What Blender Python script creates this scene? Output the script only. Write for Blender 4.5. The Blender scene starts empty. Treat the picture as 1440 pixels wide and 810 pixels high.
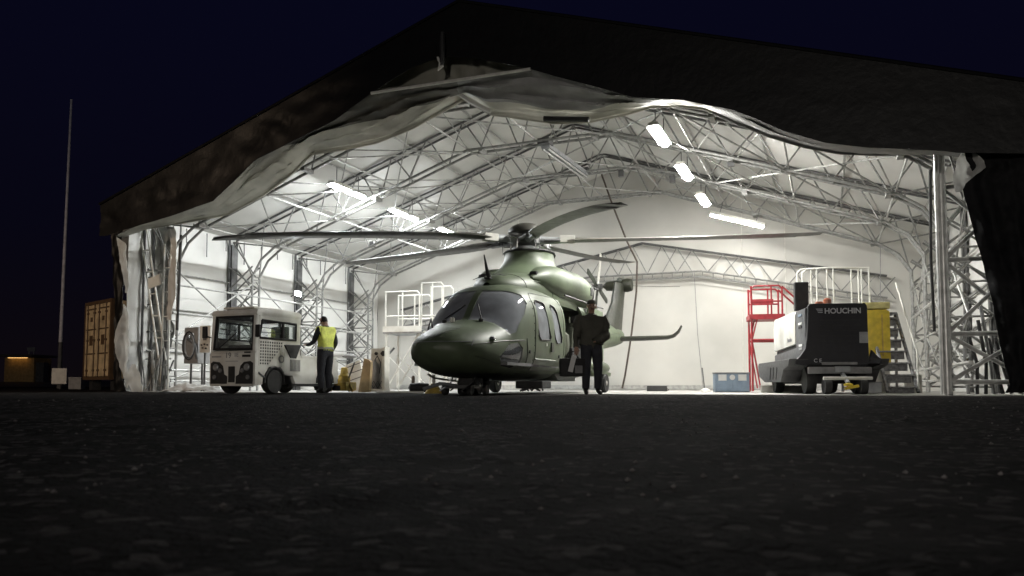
import bpy, bmesh, math, random
from mathutils import Vector, Matrix, noise
R = math.radians
random.seed(7)
scene = bpy.context.scene
COL = scene.collection

# ------------------------------------------------------------------ camera geometry (photo pixels 1440 x 810)
F, HY, HC, PITCH = 1075.0, 541.0, 0.20, R(3.5)
CP, SP = math.cos(PITCH), math.sin(PITCH)
CY = HY - F * math.tan(PITCH)


def ray(x, y):
    a = (x - 720) / F
    b = (CY - y) / F
    return Vector((a, CP - b * SP, SP + b * CP))


def at(x, y, Y):                                  # point seen at a pixel, Y metres ahead
    d = ray(x, y)
    return Vector((0, 0, HC)) + d * (Y / d.y)


TH = R(22.5)                                       # the hangar is turned this much
CT, ST = math.cos(TH), math.sin(TH)
UC, V0 = -7.5, 16.56                               # centre line and front frame


def at_v(x, y, v):                                 # same, on a plane across the hangar; returns hangar-local coordinates
    d = ray(x, y)
    t = v / (d.x * ST + d.y * CT)
    p = Vector((0, 0, HC)) + d * t
    return Vector((p.x * CT - p.y * ST - UC, v - V0, p.z))


def hw(u, v, z=0.0):                               # hangar (u, v) -> world
    return Vector((u * CT + v * ST, -u * ST + v * CT, z))


# ------------------------------------------------------------------ materials
MATS = {}


def mat(name, col, rough=0.6, metal=0.0, var=0.12, scale=6.0, bump=0.0, bscale=40.0, col2=None, emit=None, estr=0.0,
        spec=0.5, rvar=0.15, coat=0.0, stretch=None, trans=0.0):
    if name in MATS:
        return MATS[name]
    m = bpy.data.materials.new(name)
    m.use_nodes = True
    nt = m.node_tree
    N, L = nt.nodes, nt.links
    b = N['Principled BSDF']
    b.inputs['Roughness'].default_value = rough
    b.inputs['Metallic'].default_value = metal
    b.inputs['Specular IOR Level'].default_value = spec
    b.inputs['Coat Weight'].default_value = coat
    if emit:
        b.inputs['Base Color'].default_value = (*col, 1)
        b.inputs['Emission Color'].default_value = (*emit, 1)
        b.inputs['Emission Strength'].default_value = estr
        MATS[name] = m
        return m
    tc = N.new('ShaderNodeTexCoord')
    mp = N.new('ShaderNodeMapping')
    L.new(tc.outputs['Object'], mp.inputs['Vector'])
    if stretch:
        mp.inputs['Scale'].default_value = stretch
    n1 = N.new('ShaderNodeTexNoise')
    n1.inputs['Scale'].default_value = scale
    n1.inputs['Detail'].default_value = 6
    L.new(mp.outputs[0], n1.inputs['Vector'])
    rp = N.new('ShaderNodeValToRGB')
    c2 = col2 or tuple(max(0, c * (1 - 2 * var)) for c in col)
    rp.color_ramp.elements[0].color = (*c2, 1)
    rp.color_ramp.elements[1].color = (*[min(1, c * (1 + var)) for c in col], 1)
    rp.color_ramp.elements[0].position = 0.3
    rp.color_ramp.elements[1].position = 0.62
    L.new(n1.outputs['Fac'], rp.inputs['Fac'])
    L.new(rp.outputs['Color'], b.inputs['Base Color'])
    mr = N.new('ShaderNodeMapRange')
    mr.inputs['To Min'].default_value = max(0.02, rough - rvar)
    mr.inputs['To Max'].default_value = min(1, rough + rvar)
    n2 = N.new('ShaderNodeTexNoise')
    n2.inputs['Scale'].default_value = scale * 2.7
    n2.inputs['Detail'].default_value = 4
    L.new(mp.outputs[0], n2.inputs['Vector'])
    L.new(n2.outputs['Fac'], mr.inputs['Value'])
    L.new(mr.outputs[0], b.inputs['Roughness'])
    if bump:
        n3 = N.new('ShaderNodeTexNoise')
        n3.inputs['Scale'].default_value = bscale
        n3.inputs['Detail'].default_value = 5
        L.new(mp.outputs[0], n3.inputs['Vector'])
        bp = N.new('ShaderNodeBump')
        bp.inputs['Strength'].default_value = bump
        bp.inputs['Distance'].default_value = 0.02
        L.new(n3.outputs['Fac'], bp.inputs['Height'])
        L.new(bp.outputs[0], b.inputs['Normal'])
    if trans:
        tr = N.new('ShaderNodeBsdfTranslucent')
        L.new(rp.outputs['Color'], tr.inputs['Color'])
        mx = N.new('ShaderNodeMixShader')
        mx.inputs[0].default_value = trans
        L.new(b.outputs[0], mx.inputs[1])
        L.new(tr.outputs[0], mx.inputs[2])
        L.new(mx.outputs[0], N['Material Output'].inputs['Surface'])
    MATS[name] = m
    return m


def glass(name, tint, painted_haze=0.1):
    m = bpy.data.materials.new(name)
    m.use_nodes = True
    nt = m.node_tree
    N, L = nt.nodes, nt.links
    N.remove(N['Principled BSDF'])
    t = N.new('ShaderNodeBsdfTransparent')
    t.inputs['Color'].default_value = (*tint, 1)
    g = N.new('ShaderNodeBsdfGlossy')
    g.inputs['Roughness'].default_value = 0.06
    lw = N.new('ShaderNodeLayerWeight')
    lw.inputs['Blend'].default_value = 0.5
    pw = N.new('ShaderNodeMath')
    pw.operation = 'POWER'
    pw.inputs[1].default_value = 4.0
    L.new(lw.outputs['Facing'], pw.inputs[0])
    fr = N.new('ShaderNodeMath')
    fr.operation = 'MULTIPLY_ADD'
    fr.inputs[1].default_value = 0.6
    fr.inputs[2].default_value = 0.10
    L.new(pw.outputs[0], fr.inputs[0])
    d = N.new('ShaderNodeBsdfDiffuse')
    d.inputs['Color'].default_value = (0.40, 0.42, 0.45, 1)
    mx = N.new('ShaderNodeMixShader')
    L.new(fr.outputs[0], mx.inputs[0])
    L.new(t.outputs[0], mx.inputs[1])
    L.new(g.outputs[0], mx.inputs[2])
    m2 = N.new('ShaderNodeMixShader')
    nz = N.new('ShaderNodeTexNoise')
    nz.inputs['Scale'].default_value = 3.0
    mr = N.new('ShaderNodeMapRange')
    mr.inputs['To Min'].default_value = painted_haze * .6
    mr.inputs['To Max'].default_value = painted_haze * 1.5
    L.new(nz.outputs['Fac'], mr.inputs['Value'])
    L.new(mr.outputs[0], m2.inputs[0])
    L.new(mx.outputs[0], m2.inputs[1])
    L.new(d.outputs[0], m2.inputs[2])
    L.new(m2.outputs[0], N['Material Output'].inputs['Surface'])
    return m


M_pvc = mat('white_pvc', (0.60, 0.595, 0.57), 0.5, var=0.05, scale=0.8, bump=0.35, bscale=1.6)
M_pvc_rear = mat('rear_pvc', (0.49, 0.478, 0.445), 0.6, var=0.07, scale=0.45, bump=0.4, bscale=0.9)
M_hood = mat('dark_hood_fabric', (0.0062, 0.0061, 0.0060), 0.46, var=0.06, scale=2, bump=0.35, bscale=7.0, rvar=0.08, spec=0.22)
M_valance = mat('valance_fabric', (0.46, 0.45, 0.39), 0.55, var=0.12, scale=1.5, bump=0.6, bscale=3.5, trans=0.25)
M_flap = mat('torn_flap_fabric', (0.72, 0.72, 0.70), 0.5, var=0.12, scale=2, bump=0.5, bscale=5, trans=0.6)
M_galv = mat('galvanised_steel', (0.36, 0.36, 0.345), 0.45, metal=0.35, var=0.15, scale=9)
M_truss = mat('truss_steel', (0.25, 0.25, 0.24), 0.5, metal=0.3, var=0.18, scale=9)
M_post = mat('bright_galvanised_post', (0.62, 0.62, 0.60), 0.35, metal=0.3, var=0.12)
M_darksteel = mat('dark_steel', (0.10, 0.10, 0.10), 0.5, metal=0.3, var=0.2)
M_brown = mat('brown_strap', (0.06, 0.045, 0.035), 0.8)
M_floor = mat('hangar_concrete', (0.36, 0.35, 0.33), 0.55, var=0.18, scale=1.5, bump=0.2, bscale=25)
M_green = mat('olive_paint', (0.096, 0.123, 0.074), 0.50, var=0.12, scale=3, rvar=0.09)
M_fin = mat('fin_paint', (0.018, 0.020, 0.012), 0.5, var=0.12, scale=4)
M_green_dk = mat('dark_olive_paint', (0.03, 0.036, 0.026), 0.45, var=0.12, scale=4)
M_blade = mat('rotor_blade_paint', (0.055, 0.053, 0.045), 0.42, var=0.2, scale=3)
M_black = mat('black_rubber', (0.022, 0.022, 0.022), 0.7, var=0.2)
M_blackgl = mat('black_gloss', (0.008, 0.008, 0.012), 0.55, var=0.2, rvar=0.08)
M_liner = mat('cabin_liner', (0.16, 0.16, 0.16), 0.8)
M_seat = mat('olive_seat', (0.10, 0.11, 0.08), 0.85, bump=0.3)
M_white = mat('white_paint', (0.76, 0.76, 0.72), 0.42, var=0.06, scale=2.2, rvar=0.12, col2=(0.58, 0.56, 0.50))
M_cream = mat('off_white_plate', (0.62, 0.61, 0.56), 0.5, var=0.08)
M_grey = mat('grey_paint', (0.22, 0.22, 0.22), 0.5)
M_midgrey = mat('mid_grey_metal', (0.34, 0.35, 0.36), 0.45, metal=0.4)
M_red = mat('red_paint', (0.28, 0.024, 0.030), 0.45, var=0.15)
M_yellow = mat('yellow_paint', (0.62, 0.46, 0.03), 0.5, var=0.12)
M_mustard = mat('mustard_paint', (0.45, 0.32, 0.07), 0.6, var=0.2)
M_step = mat('worn_tread_metal', (.20, .20, .205), .5, metal=.3, var=.25, scale=14)
M_tan = mat('tan_card', (0.40, 0.30, 0.17), 0.8)
M_blue = mat('blue_grey_paint', (0.23, 0.30, 0.39), 0.5, var=0.08)
M_orange = mat('orange_lens', (0.36, 0.12, 0.07), 0.3)
M_paper = mat('paper_white', (0.78, 0.78, 0.76), 0.7, var=0.04)
M_lettering = mat('pale_lettering', (0.55, 0.55, 0.58), 0.5, var=0.03)
M_greyletter = mat('grey_lettering', (0.2, 0.2, 0.22), 0.6, var=0.03)
M_hivis = mat('hi_vis_yellow', (0.82, 0.90, 0.18), 0.65, var=0.10, scale=9, bump=0.5, bscale=14)
M_hiband = mat('reflective_band', (0.42, 0.45, 0.36), 0.35, var=0.05)
M_navy = mat('navy_cloth', (0.034, 0.036, 0.044), 0.85, bump=0.5, bscale=16)
M_flight = mat('dark_green_cloth', (0.085, 0.083, 0.066), 0.85, bump=0.5, bscale=16)
M_skin = mat('skin', (0.42, 0.26, 0.19), 0.55, var=0.05)
M_hair = mat('dark_hair', (0.02, 0.015, 0.012), 0.6)
M_boot = mat('black_leather', (0.015, 0.014, 0.013), 0.5)
M_container = mat('container_paint', (0.58, 0.45, 0.27), 0.6, var=0.2, scale=3)
M_contdark = mat('container_rod', (0.10, 0.06, 0.03), 0.6)
M_shedwall = mat('shed_wall', (0.40, 0.27, 0.11), 0.8, var=0.15)
M_shedroof = mat('shed_roof', (0.08, 0.07, 0.06), 0.7)
M_steel = mat('bright_steel', (0.6, 0.6, 0.6), 0.25, metal=0.9)
M_plastic = mat('crumpled_plastic', (0.62, 0.62, 0.60), 0.35, var=0.1, bump=0.6, bscale=6)
M_bank = mat('dark_bank', (0.05, 0.05, 0.035), 0.95, var=0.3, bump=0.8, bscale=3)
M_glass = glass('screen_glass', (0.66, 0.69, 0.72), 0.48)  # strong pale diffuse stands in for light reflected in the windscreen
M_glass_dk = glass('tinted_glass', (0.22, 0.24, 0.25), 0.15)
M_glass_clr = glass('cab_glass', (0.86, 0.88, 0.88), 0.03)
M_tube = mat('lit_tube', (0.9, 0.9, 0.9), emit=(1.0, 0.985, 0.93), estr=680.0)
M_tube_soft = mat('lit_tube_soft', (0.9, 0.9, 0.9), emit=(1.0, 0.985, 0.93), estr=205.0)
M_tube_cool = mat('lit_tube_cool', (0.9, 0.9, 0.9), emit=(0.95, 0.99, 1.0), estr=360.0)
M_sodium = mat('sodium_lens', (0.9, 0.7, 0.4), emit=(1.0, 0.55, 0.18), estr=2.6)

# asphalt
M_asphalt = mat('asphalt', (0.0190, 0.0177, 0.0172), 0.95, spec=0.015, var=0.3, scale=2.2, bump=1.0, bscale=55)
nt = M_asphalt.node_tree
b = nt.nodes['Principled BSDF']
base_link = b.inputs['Base Color'].links[0].from_socket
vo = nt.nodes.new('ShaderNodeTexVoronoi')
vo.inputs['Scale'].default_value = 38
tcn = [n for n in nt.nodes if n.type == 'TEX_COORD'][0]
nt.links.new(tcn.outputs['Object'], vo.inputs['Vector'])
rp = nt.nodes.new('ShaderNodeValToRGB')
rp.color_ramp.elements[0].position = 0.80
rp.color_ramp.elements[0].color = (0, 0, 0, 1)
rp.color_ramp.elements[1].position = 0.95
rp.color_ramp.elements[1].color = (1, 1, 1, 1)
sp = nt.nodes.new('ShaderNodeSeparateColor')
nt.links.new(vo.outputs['Color'], sp.inputs[0])
nt.links.new(sp.outputs[0], rp.inputs['Fac'])
mx = nt.nodes.new('ShaderNodeMix')
mx.data_type = 'RGBA'
nt.links.new(rp.outputs['Color'], mx.inputs[0])
nt.links.new(base_link, mx.inputs[6])
mx.inputs[7].default_value = (0.075, 0.070, 0.067, 1)
nt.links.new(mx.outputs[2], b.inputs['Base Color'])


# ------------------------------------------------------------------ object helpers
def link(o, parent=None):
    COL.objects.link(o)
    if parent:
        o.parent = parent
    return o


def tag(o, label, cat, group=None):
    o['label'] = label
    o['category'] = cat
    if group:
        o['group'] = group
    return o


def thing(name, label, cat, loc=(0, 0, 0), rz=0.0, group=None):
    o = bpy.data.objects.new(name, None)
    o.empty_display_size = 0.2
    o.location = loc
    o.rotation_euler = (0, 0, rz)
    link(o)
    return tag(o, label, cat, group)


class MB:
    def __init__(s):
        s.bm = bmesh.new()

    def faces(s, vs, fs):
        bv = [s.bm.verts.new(v) for v in vs]
        for f in fs:
            try:
                s.bm.faces.new([bv[i] for i in f])
            except ValueError:
                pass
        return bv

    def addf(s, vs, fs):
        s.faces(vs, fs)
        return s

    def box(s, c, size, rot=None, bevel=0.0, taper=1.0):
        t = bmesh.new()
        bmesh.ops.create_cube(t, size=1)
        for v in t.verts:
            k = taper if v.co.z > 0 else 1.0
            v.co = Vector((v.co.x * size[0] * k, v.co.y * size[1] * k, v.co.z * size[2]))
        if bevel:
            bmesh.ops.bevel(t, geom=list(t.edges), offset=bevel, segments=2, affect='EDGES', profile=0.7)
        mtx = Matrix.Translation(Vector(c))
        if rot is not None:
            mtx = mtx @ (rot.to_4x4() if isinstance(rot, Matrix) else Matrix.Rotation(rot, 4, 'Z'))
        t.transform(mtx)
        me = bpy.data.meshes.new('t')
        t.to_mesh(me)
        t.free()
        s.bm.from_mesh(me)
        bpy.data.meshes.remove(me)
        return s

    def tube(s, pts, r, n=8, cap=True, closed=False):
        pts = [Vector(p) for p in pts]
        rs = r if isinstance(r, (list, tuple)) else [r] * len(pts)
        rings = []
        prev = None
        for i, p in enumerate(pts):
            if closed:
                d = (pts[(i + 1) % len(pts)] - pts[i - 1])
            elif i == 0:
                d = pts[1] - p
            elif i == len(pts) - 1:
                d = p - pts[i - 1]
            else:
                d = (pts[i + 1] - p).normalized() + (p - pts[i - 1]).normalized()
            d = d.normalized() if d.length > 1e-9 else Vector((0, 0, 1))
            if prev is None:
                a = d.orthogonal().normalized()
                if abs(d.z) < 0.95:
                    a = d.cross(Vector((0, 0, 1))).normalized()
            else:
                a = (prev - d * prev.dot(d)).normalized()
            prev = a
            bq = d.cross(a)
            rings.append([s.bm.verts.new(p + (a * math.cos(2 * math.pi * k / n) + bq * math.sin(2 * math.pi * k / n)) * rs[i]) for k in range(n)])
        m = len(rings)
        for i in range(m if closed else m - 1):
            q, w = rings[i], rings[(i + 1) % m]
            for k in range(n):
                s.bm.faces.new((q[k], q[(k + 1) % n], w[(k + 1) % n], w[k]))
        if cap and not closed:
            s.bm.faces.new(rings[0][::-1])
            s.bm.faces.new(rings[-1])
        return s

    def lathe(s, prof, c=(0, 0, 0), axis='Z', n=24, sx=1.0, sy=1.0):
        # prof: (radius, height)
        c = Vector(c)

        def P(r, h, a):
            x, y = r * math.cos(a) * sx, r * math.sin(a) * sy
            if axis == 'Z':
                return c + Vector((x, y, h))
            if axis == 'X':
                return c + Vector((h, x, y))
            return c + Vector((y, h, x))
        rings = [[s.bm.verts.new(P(r, h, 2 * math.pi * k / n)) for k in range(n)] for r, h in prof]
        for i in range(len(rings) - 1):
            for k in range(n):
                s.bm.faces.new((rings[i][k], rings[i][(k + 1) % n], rings[i + 1][(k + 1) % n], rings[i + 1][k]))
        s.bm.faces.new(rings[0][::-1])
        s.bm.faces.new(rings[-1])
        return s

    def prism(s, poly, a, bq, axis='Y', bevel=0.0):
        # polygon in the other two axes (order x,y,z minus axis), extruded from a to b
        def P(p, h):
            if axis == 'Y':
                return (p[0], h, p[1])
            if axis == 'X':
                return (h, p[0], p[1])
            return (p[0], p[1], h)
        t = bmesh.new()
        A = [t.verts.new(P(p, a)) for p in poly]
        B = [t.verts.new(P(p, bq)) for p in poly]
        n = len(poly)
        t.faces.new(A)
        t.faces.new(B[::-1])
        for i in range(n):
            t.faces.new((A[i], B[i], B[(i + 1) % n], A[(i + 1) % n]))
        bmesh.ops.recalc_face_normals(t, faces=t.faces)
        if bevel:
            bmesh.ops.bevel(t, geom=list(t.edges), offset=bevel, segments=2, affect='EDGES', profile=0.7)
        me = bpy.data.meshes.new('t')
        t.to_mesh(me)
        t.free()
        s.bm.from_mesh(me)
        bpy.data.meshes.remove(me)
        return s

    def grid(s, fn, nu, nv, closed_u=False, cap=False):
        g = [[s.bm.verts.new(fn(i, j)) for i in range(nu)] for j in range(nv)]
        for j in range(nv - 1):
            for i in range(nu if closed_u else nu - 1):
                k = (i + 1) % nu
                s.bm.faces.new((g[j][i], g[j][k], g[j + 1][k], g[j + 1][i]))
        if cap:
            s.bm.faces.new(g[0][::-1])
            s.bm.faces.new(g[-1])
        return s

    def build(s, name, m, parent=None, smooth=False, solid=0.0, angle=40):
        bm = s.bm
        bmesh.ops.recalc_face_normals(bm, faces=bm.faces)
        if solid:
            bmesh.ops.solidify(bm, geom=list(bm.faces), thickness=solid)
        me = bpy.data.meshes.new(name)
        if smooth:
            for f in bm.faces:
                f.smooth = True
            for e in bm.edges:
                if len(e.link_faces) == 2 and e.calc_face_angle(0) > R(angle):
                    e.smooth = False
        bm.to_mesh(me)
        bm.free()
        for q in (m if isinstance(m, (list, tuple)) else [m]):
            me.materials.append(q)
        return link(bpy.data.objects.new(name, me), parent)


def rot_to(d):
    return Vector(d).to_track_quat('Z', 'Y').to_matrix()


def box(name, c, size, m, parent=None, rot=None, bevel=0.0, taper=1.0):
    return MB().box(c, size, rot, bevel, taper).build(name, m, parent, smooth=bevel > 0)


def tube(name, pts, r, m, parent=None, n=8):
    return MB().tube(pts, r, n).build(name, m, parent, smooth=True)


def text_mesh(name, txt, size, m, parent, loc, rot, depth=0.004, bold=0.0, shear=0.0):
    cu = bpy.data.curves.new('tx', 'FONT')
    cu.body = txt
    cu.size = size
    cu.extrude = depth
    cu.offset = bold
    cu.shear = shear
    cu.align_x = 'CENTER'
    cu.align_y = 'CENTER'
    o = bpy.data.objects.new('tx', cu)
    COL.objects.link(o)
    dg = bpy.context.evaluated_depsgraph_get()
    me = bpy.data.meshes.new_from_object(o.evaluated_get(dg))
    bpy.data.objects.remove(o)
    me.name = name
    me.materials.clear()
    me.materials.append(m)
    q = bpy.data.objects.new(name, me)
    q.location = loc
    q.rotation_euler = rot
    return link(q, parent)


def apply_mods(o):
    dg = bpy.context.evaluated_depsgraph_get()
    me = bpy.data.meshes.new_from_object(o.evaluated_get(dg))
    old = o.data
    o.modifiers.clear()
    o.data = me
    bpy.data.meshes.remove(old)
    return o


def interp(xs, ys, x):
    if x <= xs[0]:
        return ys[0]
    for i in range(len(xs) - 1):
        if x <= xs[i + 1]:
            t = (x - xs[i]) / (xs[i + 1] - xs[i])
            return ys[i] + (ys[i + 1] - ys[i]) * t
    return ys[-1]


def smooth_interp(xs, ys, x):                     # monotone-ish cubic
    if x <= xs[0]:
        return ys[0]
    if x >= xs[-1]:
        return ys[-1]
    i = max(k for k in range(len(xs) - 1) if xs[k] <= x)
    h = xs[i + 1] - xs[i]

    def d(k):
        if k == 0:
            return (ys[1] - ys[0]) / (xs[1] - xs[0])
        if k == len(xs) - 1:
            return (ys[-1] - ys[-2]) / (xs[-1] - xs[-2])
        a = (ys[k] - ys[k - 1]) / (xs[k] - xs[k - 1])
        c = (ys[k + 1] - ys[k]) / (xs[k + 1] - xs[k])
        return 0 if a * c <= 0 else 2 * a * c / (a + c)
    t = (x - xs[i]) / h
    a, c = d(i) * h, d(i + 1) * h
    return ys[i] * (2 * t**3 - 3 * t * t + 1) + a * (t**3 - 2 * t * t + t) + ys[i + 1] * (-2 * t**3 + 3 * t * t) + c * (t**3 - t * t)


# ------------------------------------------------------------------ ground
def gz(x, y):
    h = 0.076 * math.exp(-((y - 7.0) / 2.6) ** 2) * (1 + 0.10 * math.sin(x * 0.35 + 1))
    h += 0.012 * noise.noise(Vector((x * 0.5, y * 0.5, 0))) * (1 if y < 10 else max(0, 1 - (y - 10) / 2))
    if 0.4 < y < 9 and abs(x) < 6.5:
        k = min(1, (y - .4) / .6) * min(1, (9 - y) / 3) * min(1, (6.5 - abs(x)) / 1.0)
        h += k * (0.010 * noise.noise(Vector((x * 4.2, y * 4.2, 1.7))) + 0.010 * max(0, noise.noise(Vector((x * 11, y * 11, 4.2)))))
    if y > 30:
        h += 0.12 * min(1, (y - 30) / 20) * (1 if x < -6 else 0)
    return h - 0.006


def build_ground():
    xs = sorted(set([-260, -160, -100, -60, -40, -30] + [-24 + i * 0.5 for i in range(97)] + [round(-5.4 + i * 0.055, 4) for i in range(197)] + [30, 40, 60, 100, 160, 260]))
    ys = sorted(set([-60, -20, -8, -3] + [i * 0.12 - 1 for i in range(90)] + [round(0.7 + i * 0.045, 4) for i in range(150)] + [9.8 + i * 0.5 for i in range(20)] + [20, 24, 28, 30, 34, 40, 50, 70, 120, 200, 400]))
    m = MB()
    m.grid(lambda i, j: Vector((xs[i], ys[j], gz(xs[i], ys[j]))), len(xs), len(ys))
    o = m.build('ground', M_asphalt, smooth=True)
    o['kind'] = 'structure'
    o['label'] = 'dark rough asphalt apron'


build_ground()
m = MB()
cor = [hw(-18.6, 16.0), hw(3.6, 16.0), hw(3.6, 29.2), hw(-18.6, 29.2)]
m.faces([Vector((p.x, p.y, 0.004)) for p in cor] + [Vector((p.x, p.y, -0.2)) for p in cor], [(0, 1, 2, 3), (0, 1, 5, 4), (1, 2, 6, 5), (2, 3, 7, 6), (3, 0, 4, 7)])
o = m.build('floor', M_floor)
o['kind'] = 'structure'

# stones and grit scattered on the near apron
m = MB()
for i in range(420):
    y = 1.3 + 6.5 * random.random() ** 1.15
    x = (random.random() - 0.5) * (1.45 * y + 0.6)
    if noise.noise(Vector((x * 1.1, y * 0.9, 5))) < -0.12 and random.random() < .8:
        continue
    r = random.uniform(0.003, 0.009) * (0.75 + 0.11 * y)
    c = Vector((x, y, gz(x, y) + r * 0.35))
    vs = []
    for dx, dy, dz in ((1, 0, 0), (0, 1, 0), (-1, 0, 0), (0, -1, 0), (0, 0, 0.8), (0, 0, -0.6)):
        vs.append(c + Vector((dx * random.uniform(0.6, 1.3), dy * random.uniform(0.6, 1.3), dz)) * r)
    m.faces(vs, [(0, 1, 4), (1, 2, 4), (2, 3, 4), (3, 0, 4), (1, 0, 5), (2, 1, 5), (3, 2, 5), (0, 3, 5)])
o = m.build('gravel', mat('grit', (0.17, 0.16, 0.155), 0.9, spec=0.05, var=0.45, scale=60))
o['kind'] = 'stuff'
o['label'] = 'loose grit and small stones on the asphalt'

# ------------------------------------------------------------------ hangar (local x = across, y = inwards, z = up)
ZR, SL, ZK, KS = 8.65, 0.326, 7.05, 2.13
SO, SI = 10.95, 9.97                               # outer and inner post, from the centre line
FV = [0.0, 3.44, 6.88, 10.32]                      # frames behind the front frame
VF, VB = -1.56, 12.5                               # front edge of the roof skin, rear wall
hangar = thing('tent_hangar', 'big fabric tent hangar, lit inside, front cover rolled up round its steel lattice arches', 'hangar', hw(UC, V0), -TH)


def top_z(s):
    return ZR - SL * abs(s)


BOT = [(0, ZK), (KS, ZK), (5.6, 5.88), (9.05, 4.69), (9.62, 4.30), (SI, 3.75), (SI, 0)]


def bot_pts(sg):
    return [(sg * a, z) for a, z in BOT]


def bot_at(s):                                     # lower chord height
    return interp([0, KS, 9.05, 9.62, SI], [ZK, ZK, 4.69, 4.30, 3.75], abs(s))


D = 0.17                                           # half thickness of a box truss
for fi, fv in enumerate(FV):
    # top chord and outer posts (dark, against the skin)
    m = MB()
    for dv in (-D, D):
        m.tube([(-SO, fv + dv, 0), (-SO, fv + dv, top_z(SO)), (0, fv + dv, ZR), (SO, fv + dv, top_z(SO)), (SO, fv + dv, 0)], 0.038, 6)
    fr = m.build('truss_frame', M_darksteel, hangar, smooth=True)
    if fi > 0:
        for sg in (-1, 1):
            MB().box((sg * (SO - 0.02), fv, top_z(SO) / 2 - 0.1), (0.10, 0.26, top_z(SO) - 0.2)).build('outer_post', M_darksteel, fr)
    # lower chord and inner posts (galvanised)
    m = MB()
    for dv in (-D, D):
        pts = [Vector((a, fv + dv, z)) for a, z in bot_pts(-1)[::-1]] + [Vector((min(a, 9.6) if fi == 0 else a, fv + dv, z)) for a, z in bot_pts(1)[1:]]
        m.tube(pts, 0.040, 7)
    m.build('lower_chord', M_truss, fr, smooth=True)
    # lattice: crossed webs between the chords, rungs between the twin planes
    m = MB()
    ts = [0, 1.15, 2.3, 3.5, 4.7, 5.9, 7.1, 8.3, 9.5, SO]
    bs = [0.55, 1.7, 2.9, 4.1, 5.3, 6.5, 7.7, 8.9, SI]
    for sg in (-1, 1):
        for i in range(len(bs)):
            for a, dv in ((ts[i], -D), (ts[i + 1], D)):
                p = Vector((sg * a, fv + dv, top_z(a)))
                q = Vector((sg * bs[i], fv + (dv if i % 2 else -dv), bot_at(bs[i])))
                m.tube([p, q], 0.024, 5)
            b_ = Vector((sg * bs[i], fv, bot_at(bs[i])))
            m.tube([b_ - Vector((0, D, 0)), b_ + Vector((0, D, 0))], 0.018, 5)
            t_ = Vector((sg * ts[i], fv, top_z(ts[i])))
            m.tube([t_ - Vector((0, D, 0)), t_ + Vector((0, D, 0))], 0.018, 5)
            if i % 3 == 1:
                m.box(b_ + Vector((0, 0, -0.03)), (0.12, 2 * D + 0.06, 0.10))
        # knee and post lattice
        zs = [0.15, 0.95, 1.75, 2.55, 3.35, 4.1]
        for i in range(len(zs) - 1):
            si = 9.56 if (fi == 0 and sg > 0) else SI
            wr = 0.04 if (fi == 0 and sg > 0) else 0.027
            a, c = (si, SO) if i % 2 else (SO, si)
            for dv in (-D, D):
                if fi == 0:
                    continue
                m.tube([(sg * a, fv + dv, zs[i]), (sg * c, fv + dv, zs[i + 1])], wr, 6)
                m.tube([(sg * c, fv + dv, zs[i]), (sg * a, fv - dv, zs[i + 1])], wr, 6)
            if fi == 0 and sg > 0:
                continue
            m.tube([(sg * si, fv, zs[i]), (sg * SO, fv, zs[i])], wr, 6)
            m.tube([(sg * SI, fv - D, zs[i] + .3), (sg * SI, fv + D, zs[i] + .3)], 0.018, 5)
        m.tube([(sg * SI, fv, 3.75), (sg * SO, fv, top_z(SO) - 0.1)], 0.024, 5)
        m.tube([(sg * 9.05, fv, 4.69), (sg * SO, fv, top_z(SO) - 0.1)], 0.024, 5)
    m.build('lattice', M_truss, fr, smooth=True)

# front post at the open side, thick and bright
fp = tube('front_post', [(9.56 - 0.02, -0.22, 0.02), (9.56 - 0.02, -0.22, 4.9)], 0.085, M_post, hangar, 12)
tube('post_pipe', [(9.56 - 0.10, -0.30, 0.02), (9.56 - 0.09, -0.30, 4.6)], 0.05, M_post, fp, 10)
tube('post_hose', [(9.56 - 0.20, -0.2, 1.2), (9.56 - 0.22, -0.2, 2.6), (9.56 - 0.18, -0.2, 4.3)], 0.028, M_black, fp, 8)
m = MB()
zs = [0.25, 1.15, 2.55, 3.95]
for i in range(len(zs)):
    m.tube([(9.56, -.15, zs[i]), (SO, -.15, zs[i])], .045, 8)
    if i < 3:
        m.tube([(9.56, -.19, zs[i]), (SO, -.19, zs[i + 1])], .04, 8)
        m.tube([(SO, -.11, zs[i]), (9.56, -.11, zs[i + 1])], .04, 8)
m.build('corner_lattice', M_post, hangar, smooth=True)
# front ladder-like chords on the far side
for (a0, z0, a1, z1) in ((-SI - 0.98, 4.75, -SI - 0.10, 0.9), (-SI, 4.25, -SI, 0.05)):
    p0, p1 = Vector((a0, -0.22, z0)), Vector((a1, -0.22, z1))
    m = MB()
    for dx in (-0.13, 0.13):
        m.tube([p0 + Vector((dx, 0, 0)), p1 + Vector((dx, 0, 0))], 0.026, 7)
    n = int((p1 - p0).length / 0.62)
    for k in range(1, n):
        c = p0.lerp(p1, k / n)
        m.tube([c - Vector((0.13, 0, 0)), c + Vector((0.13, 0, 0))], 0.02, 6)
    m.build('ladder_lattice', M_white, hangar, smooth=True)
tube('hanging_hose', [(-SI + 0.35, -0.1, 4.5), (-SI + 0.33, -0.1, 3.0), (-SI + 0.30, -0.1, 1.75)], 0.035, M_black, hangar, 8)
box('joint_plate', (-SI - 0.42, -0.25, 3.18), (0.55, 0.04, 0.30), M_white, hangar, rot=Matrix.Rotation(R(-14), 3, 'Y'))
# loose tubes bundled at the foot of the front corner
for k in range(9):
    x0 = -SI - random.uniform(-0.25, 0.9)
    tube('loose_brace', [(x0, -0.35 + random.uniform(-.15, .2), 0.02), (x0 + random.uniform(-.55, .5), -0.2, random.uniform(0.8, 1.5))], 0.022, M_galv if k % 3 else M_darksteel, hangar, 6)

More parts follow.
